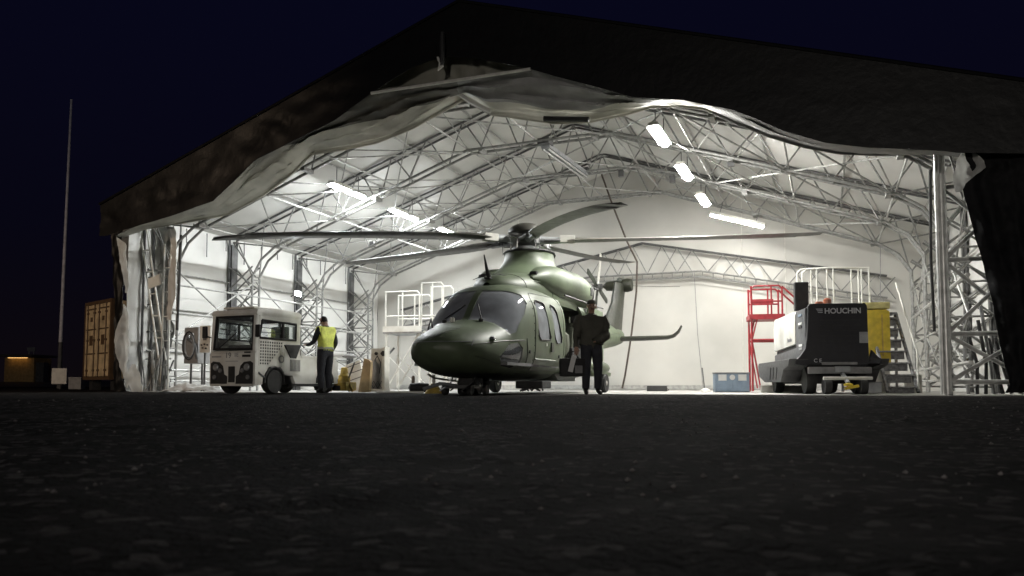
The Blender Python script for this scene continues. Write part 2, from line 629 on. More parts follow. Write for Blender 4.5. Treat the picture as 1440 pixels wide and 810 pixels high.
# purlins: lower chord level and roof level
for s in (-9.05, -6.9, -4.6, -KS, 0.0, KS, 4.4, 6.7, 9.05):
    z = bot_at(s) + 0.05
    tube('purlin', [(s, FV[0] - .2, z), (s, FV[-1] + .2, z)], 0.026, M_galv, hangar, 6)
for s in (-10.2, -8.0, -6.0, -4.0, -2.0, 0.0, 2.0, 4.0, 6.0, 8.0, 10.2):
    z = top_z(s) + 0.02
    tube('roof_purlin', [(s, VF + .1, z), (s, VB - .1, z)], 0.03, M_galv, hangar, 6)
# diagonal bracing between the arches
bs = [-9.05, -6.9, -4.6, -KS, KS, 4.4, 6.7, 9.05]
for k in range(3):
    for i in range(len(bs) - 1):
        a, c = (bs[i], bs[i + 1])
        tube('roof_brace', [(a, FV[k], bot_at(a) - .02), (c, FV[k + 1], bot_at(c) - .02)], 0.022, M_galv, hangar, 6)
        if i % 2 == k % 2:
            tube('roof_brace', [(c, FV[k], bot_at(c) + .02), (a, FV[k + 1], bot_at(a) + .02)], 0.022, M_galv, hangar, 6)
    for s, s2 in ((-8.0, -4.6), (-6.0, -KS), (-4.0, -6.9), (-2.0, -KS), (2, KS), (4, 6.7), (6, 4.4), (8, 9.05)):
        tube('strut', [(s, FV[k] + .3, top_z(s)), (s2, FV[k + 1], bot_at(s2))], 0.02, M_galv, hangar, 6)
# side wall girts and crossed braces
for sg in (-1, 1):
    for s, z, r in ((SI, 3.1, 0.03), (SI, 2.28, 0.045), (SI, 1.5, 0.026), (SI, 0.62, 0.04), (SI, 0.30, 0.03), (SO, 3.6, 0.028), (SO, 2.5, 0.028), (SO, 1.2, 0.028)):
        tube('girt', [(sg * s, FV[0], z), (sg * s, FV[-1], z)], r, M_galv, hangar, 6)
    for k in range(3):
        for z0, z1 in ((0.35, 1.5), (1.5, 3.6)):
            tube('wall_brace', [(sg * SI, FV[k], z0), (sg * SI, FV[k + 1], z1)], 0.024, M_galv, hangar, 6)
            tube('wall_brace', [(sg * SI, FV[k], z1), (sg * SI, FV[k + 1], z0)], 0.024, M_galv, hangar, 6)
for k in range(4):                                 # short dark hanger straps under the eave
    for q in range(3):
        y = FV[0] + 0.5 + (k * 3 + q) * 0.85
        tube('eave_strap', [(-SO + .05, y, top_z(SO) - .02), (-SO + .06, y, top_z(SO) - random.uniform(.35, .8))], 0.018, M_darksteel, hangar, 5)
# rear door truss in front of the rear wall
m = MB()
rc, ry = 1.0, VB - 0.28


def rt(s):
    return 5.62 - 0.205 * abs(s)


def rb(s):
    return 4.42 - 0.205 * max(0, abs(s) - 2.2)


for dv in (-.1, .1):
    m.tube([(rc - 10.6, ry + dv, rt(10.6)), (rc, ry + dv, rt(0)), (rc + 8.4, ry + dv, rt(8.4))], 0.034, 6)
rf = m.build('rear_truss', M_darksteel, hangar, smooth=True)
m = MB()
for dv in (-.1, .1):
    for dz in (0, -0.2):
        m.tube([(rc - 10.6, ry + dv, rb(10.6) + dz), (rc - 2.2, ry + dv, rb(0) + dz), (rc + 2.2, ry + dv, rb(0) + dz), (rc + 8.4, ry + dv, rb(8.4) + dz)], 0.026, 6)
m.build('lower_chord', M_truss, rf, smooth=True)
m = MB()
for k in range(-2, 15):
    s0, s1 = -8.3 + k * 1.13, -8.3 + (k + .5) * 1.13
    s2 = s0 + 1.13
    m.tube([(rc + s0, ry, rt(s0)), (rc + s1, ry, rb(s1))], 0.02, 5)
    m.tube([(rc + s1, ry, rb(s1)), (rc + s2, ry, rt(s2))], 0.02, 5)
    if k % 2 == 0:
        m.tube([(rc + s0, ry, rb(s0)), (rc + s1, ry, rt(s1))], 0.02, 5)
        m.tube([(rc + s1, ry, rt(s1)), (rc + s2, ry, rb(s2))], 0.02, 5)
    for q in range(3):
        s = s0 + q * .38
        m.tube([(rc + s, ry, rb(s)), (rc + s, ry, rb(s) - .2)], 0.018, 5)
m.build('lattice', M_truss, rf, smooth=True)
for k, (s, y, z) in enumerate(((-5.2, FV[1] + .1, 6.2), (3.2, FV[2] - .2, 6.5), (5.3, FV[1], 5.9), (-7.7, FV[2], 5.3), (1.55, FV[2], 6.9))):
    box('junction_box', (s, y, z), (0.16, 0.12, 0.22), M_darksteel, hangar)


# skins
def sag(s, v, k):
    ph = ((v - VF) / 3.44) % 1.0
    return -0.05 * math.sin(math.pi * ph) * k + 0.03 * noise.noise(Vector((s * 0.6, v * 0.9, 3.0)))


SW = 11.05
m = MB()
NS, NV = 60, 44
m.grid(lambda i, j: Vector((-SW + 2 * SW * i / (NS - 1), VF + (VB - VF) * j / (NV - 1),
                            8.76 - SL * abs(-SW + 2 * SW * i / (NS - 1)) + sag(-SW + 2 * SW * i / (NS - 1), VF + (VB - VF) * j / (NV - 1), 1))), NS, NV)
m.build('roof_skin', M_pvc, hangar, smooth=True, solid=0.01)
for sg in (-1, 1):
    v0 = VF + 0.9 if sg < 0 else VF + 0.5
    m = MB()
    ze = 8.76 - SL * SW
    m.grid(lambda i, j: Vector((sg * (SW + 0.05 * noise.noise(Vector((i * 0.25, j * 0.33, 9.0))) - 0.02), v0 + (VB - v0) * i / 59, ze * j / 23)), 60, 24)
    m.build('side_wall', M_pvc, hangar, smooth=True, solid=0.01)
m = MB()


def rear(i, j):
    s = -SW + 2 * SW * i / 59
    zt = 8.76 - SL * abs(s)
    z = zt * j / 29
    return Vector((s, VB + 0.04 * noise.noise(Vector((s * 0.5, z * 0.7, 1.5))) + 0.05, z))


m.grid(rear, 60, 30)
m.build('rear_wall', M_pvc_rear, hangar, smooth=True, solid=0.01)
box('rear_sill', (0, VB - 0.12, 0.10), (19.5, 0.16, 0.16), M_galv, hangar)
for s in (-4.3, 4.6, 6.1):
    tube('wall_seam', [(s, VB + .02, 0.2), (s + .05, VB + .02, 7.0)], 0.012, M_cream, hangar, 5)

# outer front cover: dark fabric from the roof edge down to a sagging hem
C_X = [150, 165, 200, 240, 300, 361, 398, 470, 525, 552, 580, 605, 630, 665, 700, 745, 790, 830, 890, 960, 1030, 1060, 1100, 1160, 1220, 1280, 1330, 1345, 1480]
C_Y = [332, 326, 316, 304, 283, 224, 206, 170, 130, 112, 95, 86, 80, 82, 88, 97, 110, 120, 137, 141, 155, 166, 184, 201, 208, 210, 213, 215, 217]
B_X = [168, 185, 205, 262, 320, 370, 410, 440, 480, 530, 580, 630, 652, 690, 720, 780, 830, 880, 915, 950, 990, 1035, 1080, 1130, 1180, 1240, 1300, 1330, 1362]
B_Y = [334, 326, 319, 310, 299, 272, 243, 214, 208, 198, 178, 150, 137, 158, 162, 170, 168, 158, 148, 145, 150, 170, 188, 203, 212, 214, 211, 213, 216]
T_X = [168, 200, 240, 300, 361, 398, 470, 525, 640, 745, 790, 830, 890, 960, 1030, 1060, 1100, 1160, 1220, 1280, 1330, 1362]
T_Y = [328, 314, 300, 276, 217, 199, 163, 126, 112, 95, 104, 114, 131, 136, 149, 160, 178, 196, 203, 206, 209, 212]
ZE = 8.80 - SL * SW
m = MB()
cols = []
NX = 260
for i in range(NX):
    x = 140 + (1478 - 140) * i / (NX - 1)
    lo = at_v(x, interp(C_X, C_Y, x), V0 + VF)
    lo.x = max(-SW - .02, min(SW + .02, lo.x))
    hi = Vector((lo.x, VF, 8.80 - SL * abs(lo.x)))
    col = []
    for j in range(15):
        t = j / 14
        p = lo.lerp(hi, t)
        w = math.sin(math.pi * min(1, t * 1.0)) * 0.6 + 0.15 * (1 - t)
        cr = 1.0 if x < 430 else max(0.10, 1.0 - (x - 430) / 120)
        p.y += -0.02 + w * (0.10 * noise.noise(Vector((p.x * 1.3 + p.z * 1.1, p.z * 2.6, 2))) + 0.10 * abs(noise.noise(Vector((p.x * 3.4 + p.z * 2.5, p.z * 1.6, 5)))) + 0.05 * abs(noise.noise(Vector((p.x * 8 - p.z * 4, p.z * 3, 9))))) * cr
        col.append(p)
    cols.append(col)
m.grid(lambda i, j: cols[i][j], NX, 15)
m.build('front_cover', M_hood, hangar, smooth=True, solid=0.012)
# inner valance: lit fabric drooping from behind the cover back to the first arch
m = MB()
cols = []
NX = 220
for i in range(NX):
    x = 168 + (1362 - 168) * i / (NX - 1)
    a = at_v(x, interp(T_X, T_Y, x), V0 + VF + 0.10)
    c = at_v(x, interp(B_X, B_Y, x), V0 + VF + 1.0)
    col = []
    for j in range(30):
        ts = interp([385, 425, 520, 640, 700, 830, 940, 975], [.03, .28, .5, .6, .72, .68, .3, .03], x)
        t = ts * j / 14 if j < 15 else ts + (1 - ts) * (j - 14) / 15
        p = a.lerp(c, t)
        ss = max(0.0, math.sin(math.pi * t)) ** 0.6
        w1 = 3.2 * t + 1.1 * noise.noise(Vector((p.x * 0.35, 0, 2))) + 0.10 * p.x
        w2 = 6.5 * t + 1.6 * noise.noise(Vector((p.x * 0.6, 4, 2))) - 0.16 * p.x
        fold = 0.16 * (1 - 2 * abs((w1 % 1.0) - 0.5)) + 0.07 * (1 - 2 * abs((w2 % 1.0) - 0.5))
        p.z -= 0.06 * ss
        p.y += ss * (fold - 0.12) + 0.22 * ss * noise.noise(Vector((p.x * 0.6, t * 2.0, 7))) + 0.035 * noise.noise(Vector((p.x * 4, t * 8, 1)))
        p.z += 0.05 * ss * noise.noise(Vector((p.x * 1.5, t * 3, 11)))
        col.append(p)
    # rolled hem
    for q in range(1, 7):
        an = q / 6 * math.pi * 1.5
        col.append(c + Vector((0, 0.04 * math.sin(an), -0.04 + 0.04 * math.cos(an))))
    cols.append(col)
m.grid(lambda i, j: cols[i][j], NX, 36)
va = m.build('valance', [M_valance, mat('valance_painted_shade', (0.085, 0.08, 0.065), .5, var=.25, scale=1.5, bump=.6, bscale=5, trans=.06), mat('valance_grey_cloth', (0.19, 0.187, 0.18), .5, var=.15, scale=1.5, bump=.5, bscale=5, trans=.12)], hangar, smooth=True, angle=60)
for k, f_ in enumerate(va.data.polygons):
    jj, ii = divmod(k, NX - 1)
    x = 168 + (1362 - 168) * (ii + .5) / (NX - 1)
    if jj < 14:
        f_.material_index = 1 if x < 645 else 2  # left upper rows: underside shade put into a darker cloth colour
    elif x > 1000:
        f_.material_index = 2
m = MB()
m.grid(lambda i, j: at_v(528 + 212 * i / 39, (interp(C_X, C_Y, 528 + 212 * i / 39) - 8) * (1 - j / 11) + (interp(T_X, T_Y, 528 + 212 * i / 39) + 5) * j / 11, V0 + VF + .45) + Vector((0, .16 * noise.noise(Vector((i * .22, j * .12, 3))) + .05 * noise.noise(Vector((i * .6, j * .2, 8))), 0)), 40, 12)
m.build('ridge_liner', mat('liner_fabric', (0.22, 0.215, 0.18), .6, var=.25, scale=1.3, bump=.5, bscale=4, trans=.12), hangar, smooth=True, solid=.01)
# straight bar under the ridge gap, rope and toggle at the ridge, roller bracket
pa, pb = at_v(522, 131, V0 + VF - .06), at_v(746, 97, V0 + VF - .06)
tube('gap_bar', [pa, pb], 0.035, M_cream, hangar, 8)
p0, p1 = at_v(622, 46, V0 + VF - .12), at_v(621, 92, V0 + VF - .12)
rp_ = tube('ridge_strap', [p0, p0.lerp(p1, .5) + Vector((0.03, -.03, 0)), p1], [0.05, 0.07, 0.045], M_black, hangar, 8)
tube('strap_tail', [p1 + Vector((-.1, 0, .2)), p1 + Vector((-.02, -.02, .05)), p1 + Vector((-.06, -.03, -.10)), p1 + Vector((.05, -.03, -.02))], 0.03, M_cream, rp_, 6)
pa, pb = at_v(765, 167, V0 + VF + .85), at_v(828, 168, V0 + VF + .85)
tube('hem_bar', [pa, pb], 0.06, M_black, hangar, 8)
pa, pb = at_v(637, 127, V0 + VF + .6), at_v(690, 157, V0 + VF + .8)
tube('hem_edge', [pa, pa.lerp(pb, .5) + Vector((0, 0, -.03)), pb], 0.05, M_pvc, hangar, 8)
# roof edge rope along the front
tube('edge_rope', [(-SW - .03, VF - .04, ZE), (0, VF - .04, 8.82), (SW + .03, VF - .04, ZE)], 0.035, M_hood, hangar, 6)


def sheet(name, rows, v, m_, parent, amp=0.12, freq=2.2, seed=0.0, sub=8, solid=0.012, fold=0.0):
    """hanging cloth: rows of (left_px, right_px, y_px)"""
    mm = MB()
    fine = []
    for k in range(len(rows) - 1):
        for q in range(sub):
            t = q / sub
            fine.append([rows[k][c] * (1 - t) + rows[k + 1][c] * t for c in range(3)])
    fine.append(list(rows[-1]))
    W = 26

    def P(i, j):
        l, r_, y = fine[j]
        p = at_v(l + (r_ - l) * i / (W - 1), y, v)
        e = 1.0
        p.y += amp * e * noise.noise(Vector((p.x * freq + seed, p.z * freq * 0.35 + seed, seed))) + 0.35 * amp * noise.noise(Vector((p.x * freq * 3, p.z * freq * 2, seed + 4)))
        p.y += fold * math.sin(i / (W - 1) * 19 + 0.8 * p.z)
        p.z = max(p.z, 0.015)
        return p
    mm.grid(P, W, len(fine))
    return mm.build(name, m_, parent, smooth=True, solid=solid)


sheet('corner_curtain', [(172, 244, 318), (174, 246, 350), (178, 242, 400), (182, 236, 450), (190, 238, 500), (196, 240, 535), (200, 240, 557)], V0 + 0.40, mat('corner_fabric', (0.34, 0.34, 0.32), 0.5, var=0.2, scale=2, bump=0.5, bscale=4, trans=0.5), hangar, 0.30, 2.6, 3.0, fold=0.07)
sheet('torn_flap', [(164, 166, 334), (166, 178, 345), (170, 180, 372), (175, 180, 400), (177, 179, 412)], V0 - 1.35, M_flap, hangar, 0.10, 3, 5)
sheet('torn_flap', [(172, 174, 428), (167, 182, 455), (163, 182, 485), (168, 178, 515), (176, 180, 538), (177, 179, 546)], V0 - 1.45, M_flap, hangar, 0.16, 3, 8)
sheet('torn_flap', [(184, 192, 512), (181, 198, 525), (184, 200, 545), (190, 202, 557)], V0 - 1.4, M_flap, hangar, 0.12, 3, 11)
sheet('torn_flap', [(236, 246, 322), (240, 252, 345), (240, 249, 380), (237, 246, 420), (236, 241, 450)], V0 - 0.6, M_pvc, hangar, 0.12, 3, 15)
# outer corner cover on the far side, and the dark curtain on the near side
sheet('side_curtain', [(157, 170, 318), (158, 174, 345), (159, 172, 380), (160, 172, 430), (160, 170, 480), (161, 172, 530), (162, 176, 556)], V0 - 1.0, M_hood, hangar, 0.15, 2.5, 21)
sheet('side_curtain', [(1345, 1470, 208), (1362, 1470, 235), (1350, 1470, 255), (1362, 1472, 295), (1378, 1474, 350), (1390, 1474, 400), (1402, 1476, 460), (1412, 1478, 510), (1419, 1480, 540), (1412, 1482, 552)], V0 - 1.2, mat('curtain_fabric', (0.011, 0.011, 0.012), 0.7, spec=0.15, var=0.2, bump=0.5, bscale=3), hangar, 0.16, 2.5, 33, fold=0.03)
sheet('torn_flap', [(1362, 1366, 204), (1352, 1371, 214), (1345, 1384, 226), (1344, 1386, 236), (1340, 1372, 246), (1341, 1358, 258), (1344, 1352, 270)], V0 - 1.35, M_flap, hangar, 0.12, 3.5, 44)

# dark strap hanging from the roof near the tail, and the thin cord beside it
tube('roof_strap', [hw_ for hw_ in (at_v(846, 245, V0 + 9.8), at_v(862, 290, V0 + 9.8), at_v(882, 340, V0 + 9.8), at_v(896, 368, V0 + 9.8), at_v(895, 410, V0 + 9.8), at_v(888, 470, V0 + 9.8), at_v(879, 528, V0 + 9.8), at_v(875, 546, V0 + 9.8))], 0.035, M_brown, hangar, 6)
tube('roof_cord', [at_v(976, 380, V0 + 11.9), at_v(981, 470, V0 + 11.9), at_v(989, 548, V0 + 11.9)], 0.012, M_grey, hangar, 5)
tube('roof_cord', [at_v(1238, 345, V0 + 10.1), at_v(1238, 420, V0 + 10.1)], 0.012, M_grey, hangar, 5)


# ------------------------------------------------------------------ strip lights and heater
def hl(s, v, z):                                   # hangar-local -> world
    return hangar.matrix_basis @ Vector((s, v - V0, z)) if False else hw(UC + s, v, z)


def strip_light(u, v, z, length, along, label, m_, tilt=0.0):
    t = thing('strip_light', label, 'ceiling light', hw(u, v, z), -TH + (math.pi / 2 if along else 0), 'strip lights under the hangar roof')
    if tilt:
        t.rotation_euler = (0, tilt, t.rotation_euler.z)
    mm = MB().prism([(-0.15, -.025), (-.143, -.025), (-0.10, 0.005), (.10, .005), (.143, -.025), (0.15, -.025), (0.10, 0.09), (-0.10, 0.09)], -length / 2 - .03, length / 2 + .03, 'X')
    mm.build('housing', M_white, t)
    mm = MB().prism([(-0.095, -0.002), (-0.085, -0.06), (-0.04, -0.085), (0.04, -0.085), (0.085, -0.06), (0.095, -0.002)], -length / 2, length / 2, 'X')
    mm.build('diffuser', m_, t)
    for sx in (-1, 1):
        tube('hanger', [(sx * length * .35, 0, .09), (sx * length * .35, 0, .55)], 0.012, M_darksteel, t, 5)


strip_light(-13.2, 19.0, 6.02, 1.6, True, 'strip light nearest the rolled-up cover on the tug side of the roof', M_tube_cool)
strip_light(-13.2, 22.3, 5.98, 1.6, True, 'middle strip light of the row over the tug side', M_tube_cool)
strip_light(-13.2, 25.7, 6.0, 1.5, True, 'innermost strip light of the row over the tug side, just above the rotor blade', M_tube_cool)
strip_light(-3.5, 17.4, 5.98, 1.35, True, 'highest of the three steep strip lights on the generator side', M_tube)
strip_light(-3.5, 20.7, 5.98, 1.35, True, 'middle of the three steep strip lights on the generator side', M_tube)
strip_light(-3.5, 24.1, 5.98, 1.35, True, 'lowest of the three steep strip lights, touching the flat long one', M_tube_soft)
strip_light(-2.72, 26.2, 5.70, 1.75, False, 'long sloping strip light set crosswise along the last arch', M_tube_soft, tilt=R(18))

pa, pb = at_v(767, 205, 20.0), at_v(822, 245, 23.44)
wa, wb = hangar_w = (hw(UC + pa.x, pa.y + V0, pa.z), hw(UC + pb.x, pb.y + V0, pb.z))
t = thing('radiant_heater', 'long slim radiant heater hanging between the roof arches above the rotor', 'heater', wa, 0)
q = rot_to(wb - wa)
L_ = (wb - wa).length
mm = MB()
mm.box((wb - wa) * 0.5, (0.26, 0.12, L_), q)
mm.build('reflector', M_midgrey, t)
for dx in (-.08, .08):
    tube('heater_tube', [q @ Vector((dx, -.1, 0)), q @ Vector((dx, -.1, L_))], 0.03, M_galv, t, 8)
for k in (0, 1):
    c = (wb - wa) * k
    mm = MB().box(c + Vector((0, 0, 0.10)), (0.34, 0.16, 0.38), q)
    mm.build('end_bracket', M_darksteel, t)
    tube('hanger', [c + Vector((.15, 0, .25)), c + Vector((.28, 0, .75))], 0.02, M_galv, t, 6)

t = thing('wall_lamp', 'small flood lamp clamped to the wall girt behind the tug cab', 'lamp', hw(-17.3, 21.9, 3.42), -TH)
mm = MB().box((0, 0, 0), (0.10, 0.32, 0.18))
mm.build('lamp_housing', M_grey, t)
mm = MB().box((0.06, 0, -0.02), (0.02, 0.28, 0.14))
mm.build('lens', M_tube_cool, t)
tube('bracket', [(-.02, 0, 0), (-.25, 0, -.1)], 0.02, M_darksteel, t, 6)

# ------------------------------------------------------------------ helicopter (local x = nose, y = port, z = up, origin under the rotor)
HELI = (0.33, 18.0, 0.0)
HR = math.atan2(-CT, -ST)
heli = thing('helicopter', 'dark olive green twin-engine helicopter with five drooping rotor blades parked nose out', 'helicopter', HELI, HR)
ST_T = [-8.8, -8.0, -5.5, -4.2, -3.2, -2.2, -1.2, 0, 1.0, 1.8, 2.3, 2.6, 2.85, 3.05, 3.25, 3.6, 4.0, 4.27, 4.45, 4.56, 4.62]
ST_B = [1.60, 1.48, 1.20, 0.95, 0.58, 0.36, 0.30, 0.30, 0.30, 0.30, 0.30, 0.31, 0.32, 0.33, 0.34, 0.37, 0.43, 0.51, 0.62, 0.74, 0.84]
ST_Z = [2.06, 2.12, 2.22, 2.28, 2.34, 2.38, 2.40, 2.40, 2.38, 2.34, 2.27, 2.13, 1.93, 1.72, 1.50, 1.38, 1.28, 1.19, 1.10, 1.00, 0.90]
ST_W = [0.16, 0.26, 0.40, 0.58, 0.86, 1.06, 1.10, 1.10, 1.10, 1.09, 1.07, 1.05, 1.03, 1.00, 0.97, 0.90, 0.78, 0.63, 0.45, 0.26, 0.04]


def sec(t, a, d=0.0, grow=0.0):
    zb, zt, wd = (smooth_interp(ST_T, q, t) for q in (ST_B, ST_Z, ST_W))
    zb += d
    zt -= d
    wd = max(0.012, wd - d)
    zm = zb + (zt - zb) * 0.46
    nose = max(0.0, min(1.0, (t - 2.2) / 2.0))
    nt_ = 3.0 - 0.9 * nose                          # upper and lower roundness
    nb = 3.4 - 1.2 * nose
    if t < -2.5:
        k = min(1, (-2.5 - t) / 2)
        nt_ += (2.0 - nt_) * k
        nb += (2.0 - nb) * k
    c, s = math.cos(a), math.sin(a)
    n = nt_ if s >= 0 else nb
    y = wd * math.copysign(abs(c) ** (2 / n), c)
    h = (zt - zm) if s >= 0 else (zm - zb)
    z = zm + h * math.copysign(abs(s) ** (2 / n), s)
    return Vector((t, y, z))


def hull(t0, t1, d, nt=110, na=64):
    mm = MB()
    ts = []
    for j in range(nt):
        q = j / (nt - 1)
        q = math.sin(q * math.pi / 2) ** 0.9 if t1 > 4 else q
        ts.append(t0 + (t1 - t0) * q)
    mm.grid(lambda i, j: sec(ts[j], 2 * math.pi * i / na, d), na, nt, closed_u=True, cap=True)
    return mm


def cutter(name, prisms):
    mm = MB()
    for poly, a, c, axis in prisms:
        mm.prism(poly, a, c, axis)
    return mm.build(name, M_black)


def boolean(o, cut, op):
    md = o.modifiers.new('b', 'BOOLEAN')
    md.object = cut
    md.operation = op
    md.solver = 'EXACT'
    apply_mods(o)


def mir(poly):
    return [(-a, z) for a, z in poly]


WS = [(0.07, 1.47), (0.35, 1.455), (0.62, 1.39), (0.82, 1.27), (0.93, 1.17), (0.985, 1.22), (1.0, 1.6), (0.96, 1.86), (0.86, 2.02), (0.6, 2.10), (0.07, 2.13)]
W1 = [(2.06, 1.90), (1.98, 1.95), (1.62, 1.93), (1.56, 1.88), (1.34, 1.22), (1.38, 1.15), (1.92, 1.13), (2.02, 1.20)]
W2 = [(1.22, 1.88), (1.16, 1.93), (0.96, 1.90), (0.86, 1.78), (0.62, 1.25), (0.66, 1.12), (0.94, 1.10), (1.06, 1.20)]
DO = [(0.36, 0.62), (0.36, 2.08), (0.28, 2.16), (-1.05, 2.16), (-1.15, 2.06), (-1.15, 0.62)]
CH = [(3.62, 0.72), (3.30, 0.98), (2.95, 1.02), (2.78, 0.92), (2.80, 0.62), (3.05, 0.52), (3.45, 0.56)]
W3 = [(0.10, 1.2), (0.10, 1.95), (-0.9, 1.95), (-0.9, 1.2)]

fus = hull(-8.8, 4.62, 0.0).build('fuselage', M_green, None)
inner = hull(-1.9, 4.40, 0.055, 60).build('inner', M_green)
boolean(fus, inner, 'DIFFERENCE')
wins = [('windscreen', WS, 2.40, 5.2, 'X'), ('windscreen', mir(WS), 2.40, 5.2, 'X'),
        ('door_window', W1, 0.6, 1.4, 'Y'), ('door_window', W2, 0.6, 1.4, 'Y'),
        ('door_window', W1, -1.4, -0.6, 'Y'), ('door_window', W2, -1.4, -0.6, 'Y'),
        ('chin_window', CH, 0.45, 1.4, 'Y'), ('chin_window', CH, -1.4, -0.45, 'Y')]
cut = cutter('cut', [(p, a, c, ax) for _, p, a, c, ax in wins] + [(DO, 0.7, 1.5, 'Y'), (W3, -1.5, -0.7, 'Y')])
boolean(fus, cut, 'DIFFERENCE')
bpy.data.objects.remove(cut)
fus.parent = heli
fus.name = 'fuselage'
me = fus.data
me.materials.clear()
me.materials.append(M_green)
me.materials.append(M_liner)
me.materials.append(M_green_dk)
for p in me.polygons:
    p.use_smooth = True
    c = p.center
    # inner faces look towards the cabin axis
    if -1.95 < c.x < 4.47:
        s0 = sec(c.x, math.atan2(c.z - 1.25, c.y))
        rr = math.hypot(c.y / max(.05, abs(smooth_interp(ST_T, ST_W, c.x))), 0)
        if p.normal.dot(Vector((0.0 if c.x < 4 else 1, c.y, c.z - 1.3))) < -0.02:
            p.material_index = 1
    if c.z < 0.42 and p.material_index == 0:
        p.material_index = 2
bmx = bmesh.new()
bmx.from_mesh(me)
for e in bmx.edges:
    if len(e.link_faces) == 2 and e.calc_face_angle(0) > R(32):
        e.smooth = False
bmx.to_mesh(me)
bmx.free()
shell_o = hull(-1.9, 4.70, 0.012, 90)
for nm, p, a, c, ax in wins + [('door_window', W3, -1.5, -0.7, 'Y')]:
    g = hull(-1.9, 4.58, 0.014, 70).build('g', M_glass)
    gi = hull(-2.2, 4.54, 0.024, 70).build('gi', M_glass)
    boolean(g, gi, 'DIFFERENCE')
    ct = cutter('ct', [(p, a, c, ax)])
    boolean(g, ct, 'INTERSECT')
    bpy.data.objects.remove(gi)
    bpy.data.objects.remove(ct)
    g.name = nm
    g.parent = heli
    g.data.materials.clear()
    g.data.materials.append(M_glass_dk if nm == 'chin_window' else M_glass)
    bmx = bmesh.new()
    bmx.from_mesh(g.data)
    for q in bmx.faces:
        q.smooth = True
    for e in bmx.edges:
        if len(e.link_faces) == 2 and e.calc_face_angle(0) > R(35):
            e.smooth = False
    bmx.to_mesh(g.data)
    bmx.free()
bpy.data.objects.remove(inner)
shell_o.bm.free()


def on_hull(t, z, side=1, off=0.004):
    """point on the outer skin at height z"""
    lo, hi = -math.pi / 2, math.pi / 2
    for _ in range(40):
        md = (lo + hi) / 2
        if sec(t, md).z < z:
            lo = md
        else:
            hi = md
    p = sec(t, lo)
    return Vector((p.x, side * (p.y + off), p.z))


def seam(pts, side=1, r=0.006, name='door_seam', m_=None):
    P = []
    for k in range(len(pts) - 1):
        for q in range(8):
            t = q / 8
            P.append(on_hull(pts[k][0] * (1 - t) + pts[k + 1][0] * t, pts[k][1] * (1 - t) + pts[k + 1][1] * t, side))
    P.append(on_hull(*pts[-1], side))
    return tube(name, P, r, m_ or M_green_dk, heli, 5)


for sd in (1, -1):
    seam([(2.18, 0.50), (2.2, 1.1), (2.16, 2.0), (2.05, 2.10), (0.60, 2.14), (0.48, 2.05), (0.46, 0.52)], sd)
    seam([(2.18, 0.50), (0.46, 0.52)], sd)
    seam([(2.15, 0.72), (0.95, 0.72)], sd, 0.018, 'door_step', M_green)
    mm = MB()
    pp = on_hull(1.25, 1.0, sd, 0.012)
    mm.box(pp, (0.16, 0.03, 0.20), bevel=0.008)
    mm.build('door_handle', M_green_dk, heli)
    for t_, z_ in ((1.6, 1.04), (0.75, 0.82), (2.45, 0.86)):
        mm = MB()
        mm.box(on_hull(t_, z_, sd, 0.004), (0.06, 0.02, 0.06), bevel=0.004)
        mm.build('latch', M_cream if t_ == 1.6 else M_black, heli)
# windscreen centre post, door window frames
for sd in (1, -1):
    for poly in (W1, W2):
        P = [on_hull(t_, z_, sd, 0.006) for t_, z_ in poly]
        mm = MB().tube(P, 0.014, 5, closed=True)
        mm.build('window_frame', M_black, heli, smooth=True)
# nose seam, light lines and small fittings on the nose
def on_nose(y, z, off=0.006):
    lo, hi = 2.0, 4.62
    for _ in range(40):
        md = (lo + hi) / 2
        zz = None
        c_lo, c_hi = -math.pi / 2, math.pi / 2
        for __ in range(30):
            cm = (c_lo + c_hi) / 2
            if sec(md, cm).z < z:
                c_lo = cm
            else:
                c_hi = cm
        p = sec(md, c_lo)
        if p.y > abs(y):
            lo = md
        else:
            hi = md
    return Vector((lo + off, y, z))


tube('nose_seam', [on_nose(-0.6 + 0.1 * k, 0.98) for k in range(13)], 0.007, M_midgrey, heli, 5)
tube('nose_seam', [on_nose(0.62, 1.02 - 0.03 * k) for k in range(5)], 0.008, M_midgrey, heli, 5)
tube('nose_line', [on_nose(-.10 + .06 * k, 1.02 + 0.04 * k) for k in range(7)], 0.006, M_midgrey, heli, 5)
p = on_nose(0.80, 1.06)
MB().lathe([(0.001, -0.02), (0.07, -0.015), (0.05, 0.03), (0.001, 0.045)], p, 'Z', 12).build('position_lamp', M_steel, heli, smooth=True)
for y0, y1 in ((-0.42, -0.10), (0.38, 0.12)):
    a, c = on_nose(y0, 1.44, .03), Vector((2.78, y1, 1.98))
    wp = tube('wiper', [a, a + Vector((-.02, 0, .06)), Vector((2.99, y1 * .9 + y0 * .1, 1.80))], 0.014, M_black, heli, 5)
    MB().lathe([(0.045, -.02), (0.045, .03), (0.02, .05)], a, 'Z', 10).build('wiper_hub', M_black, wp)
p = on_nose(-0.66, 1.30)
MB().faces([p + Vector(v) for v in ((0, -.06, -.02), (0, .06, -.02), (-.02, 0, .22), (.03, -.05, -.02), (.03, .07, -.02), (.0, .01, .23))],
           [(0, 1, 2), (5, 4, 3), (0, 2, 5, 3), (1, 4, 5, 2), (0, 3, 4, 1)]) if False else None
mm = MB()
mm.tube([p + Vector((0, -.06, -.02)), p + Vector((-.02, 0, .20)), p + Vector((0.02, .06, -.02))], 0.02, 6)
mm.build('pitot_tube', M_black, heli)
for dy in (-0.12, -0.06):
    MB().lathe([(0.03, 0), (0.028, .08), (0.01, .1)], on_nose(dy - 0.12, 1.42, -.02), 'Z', 8).build('air_probe', M_cream, heli)

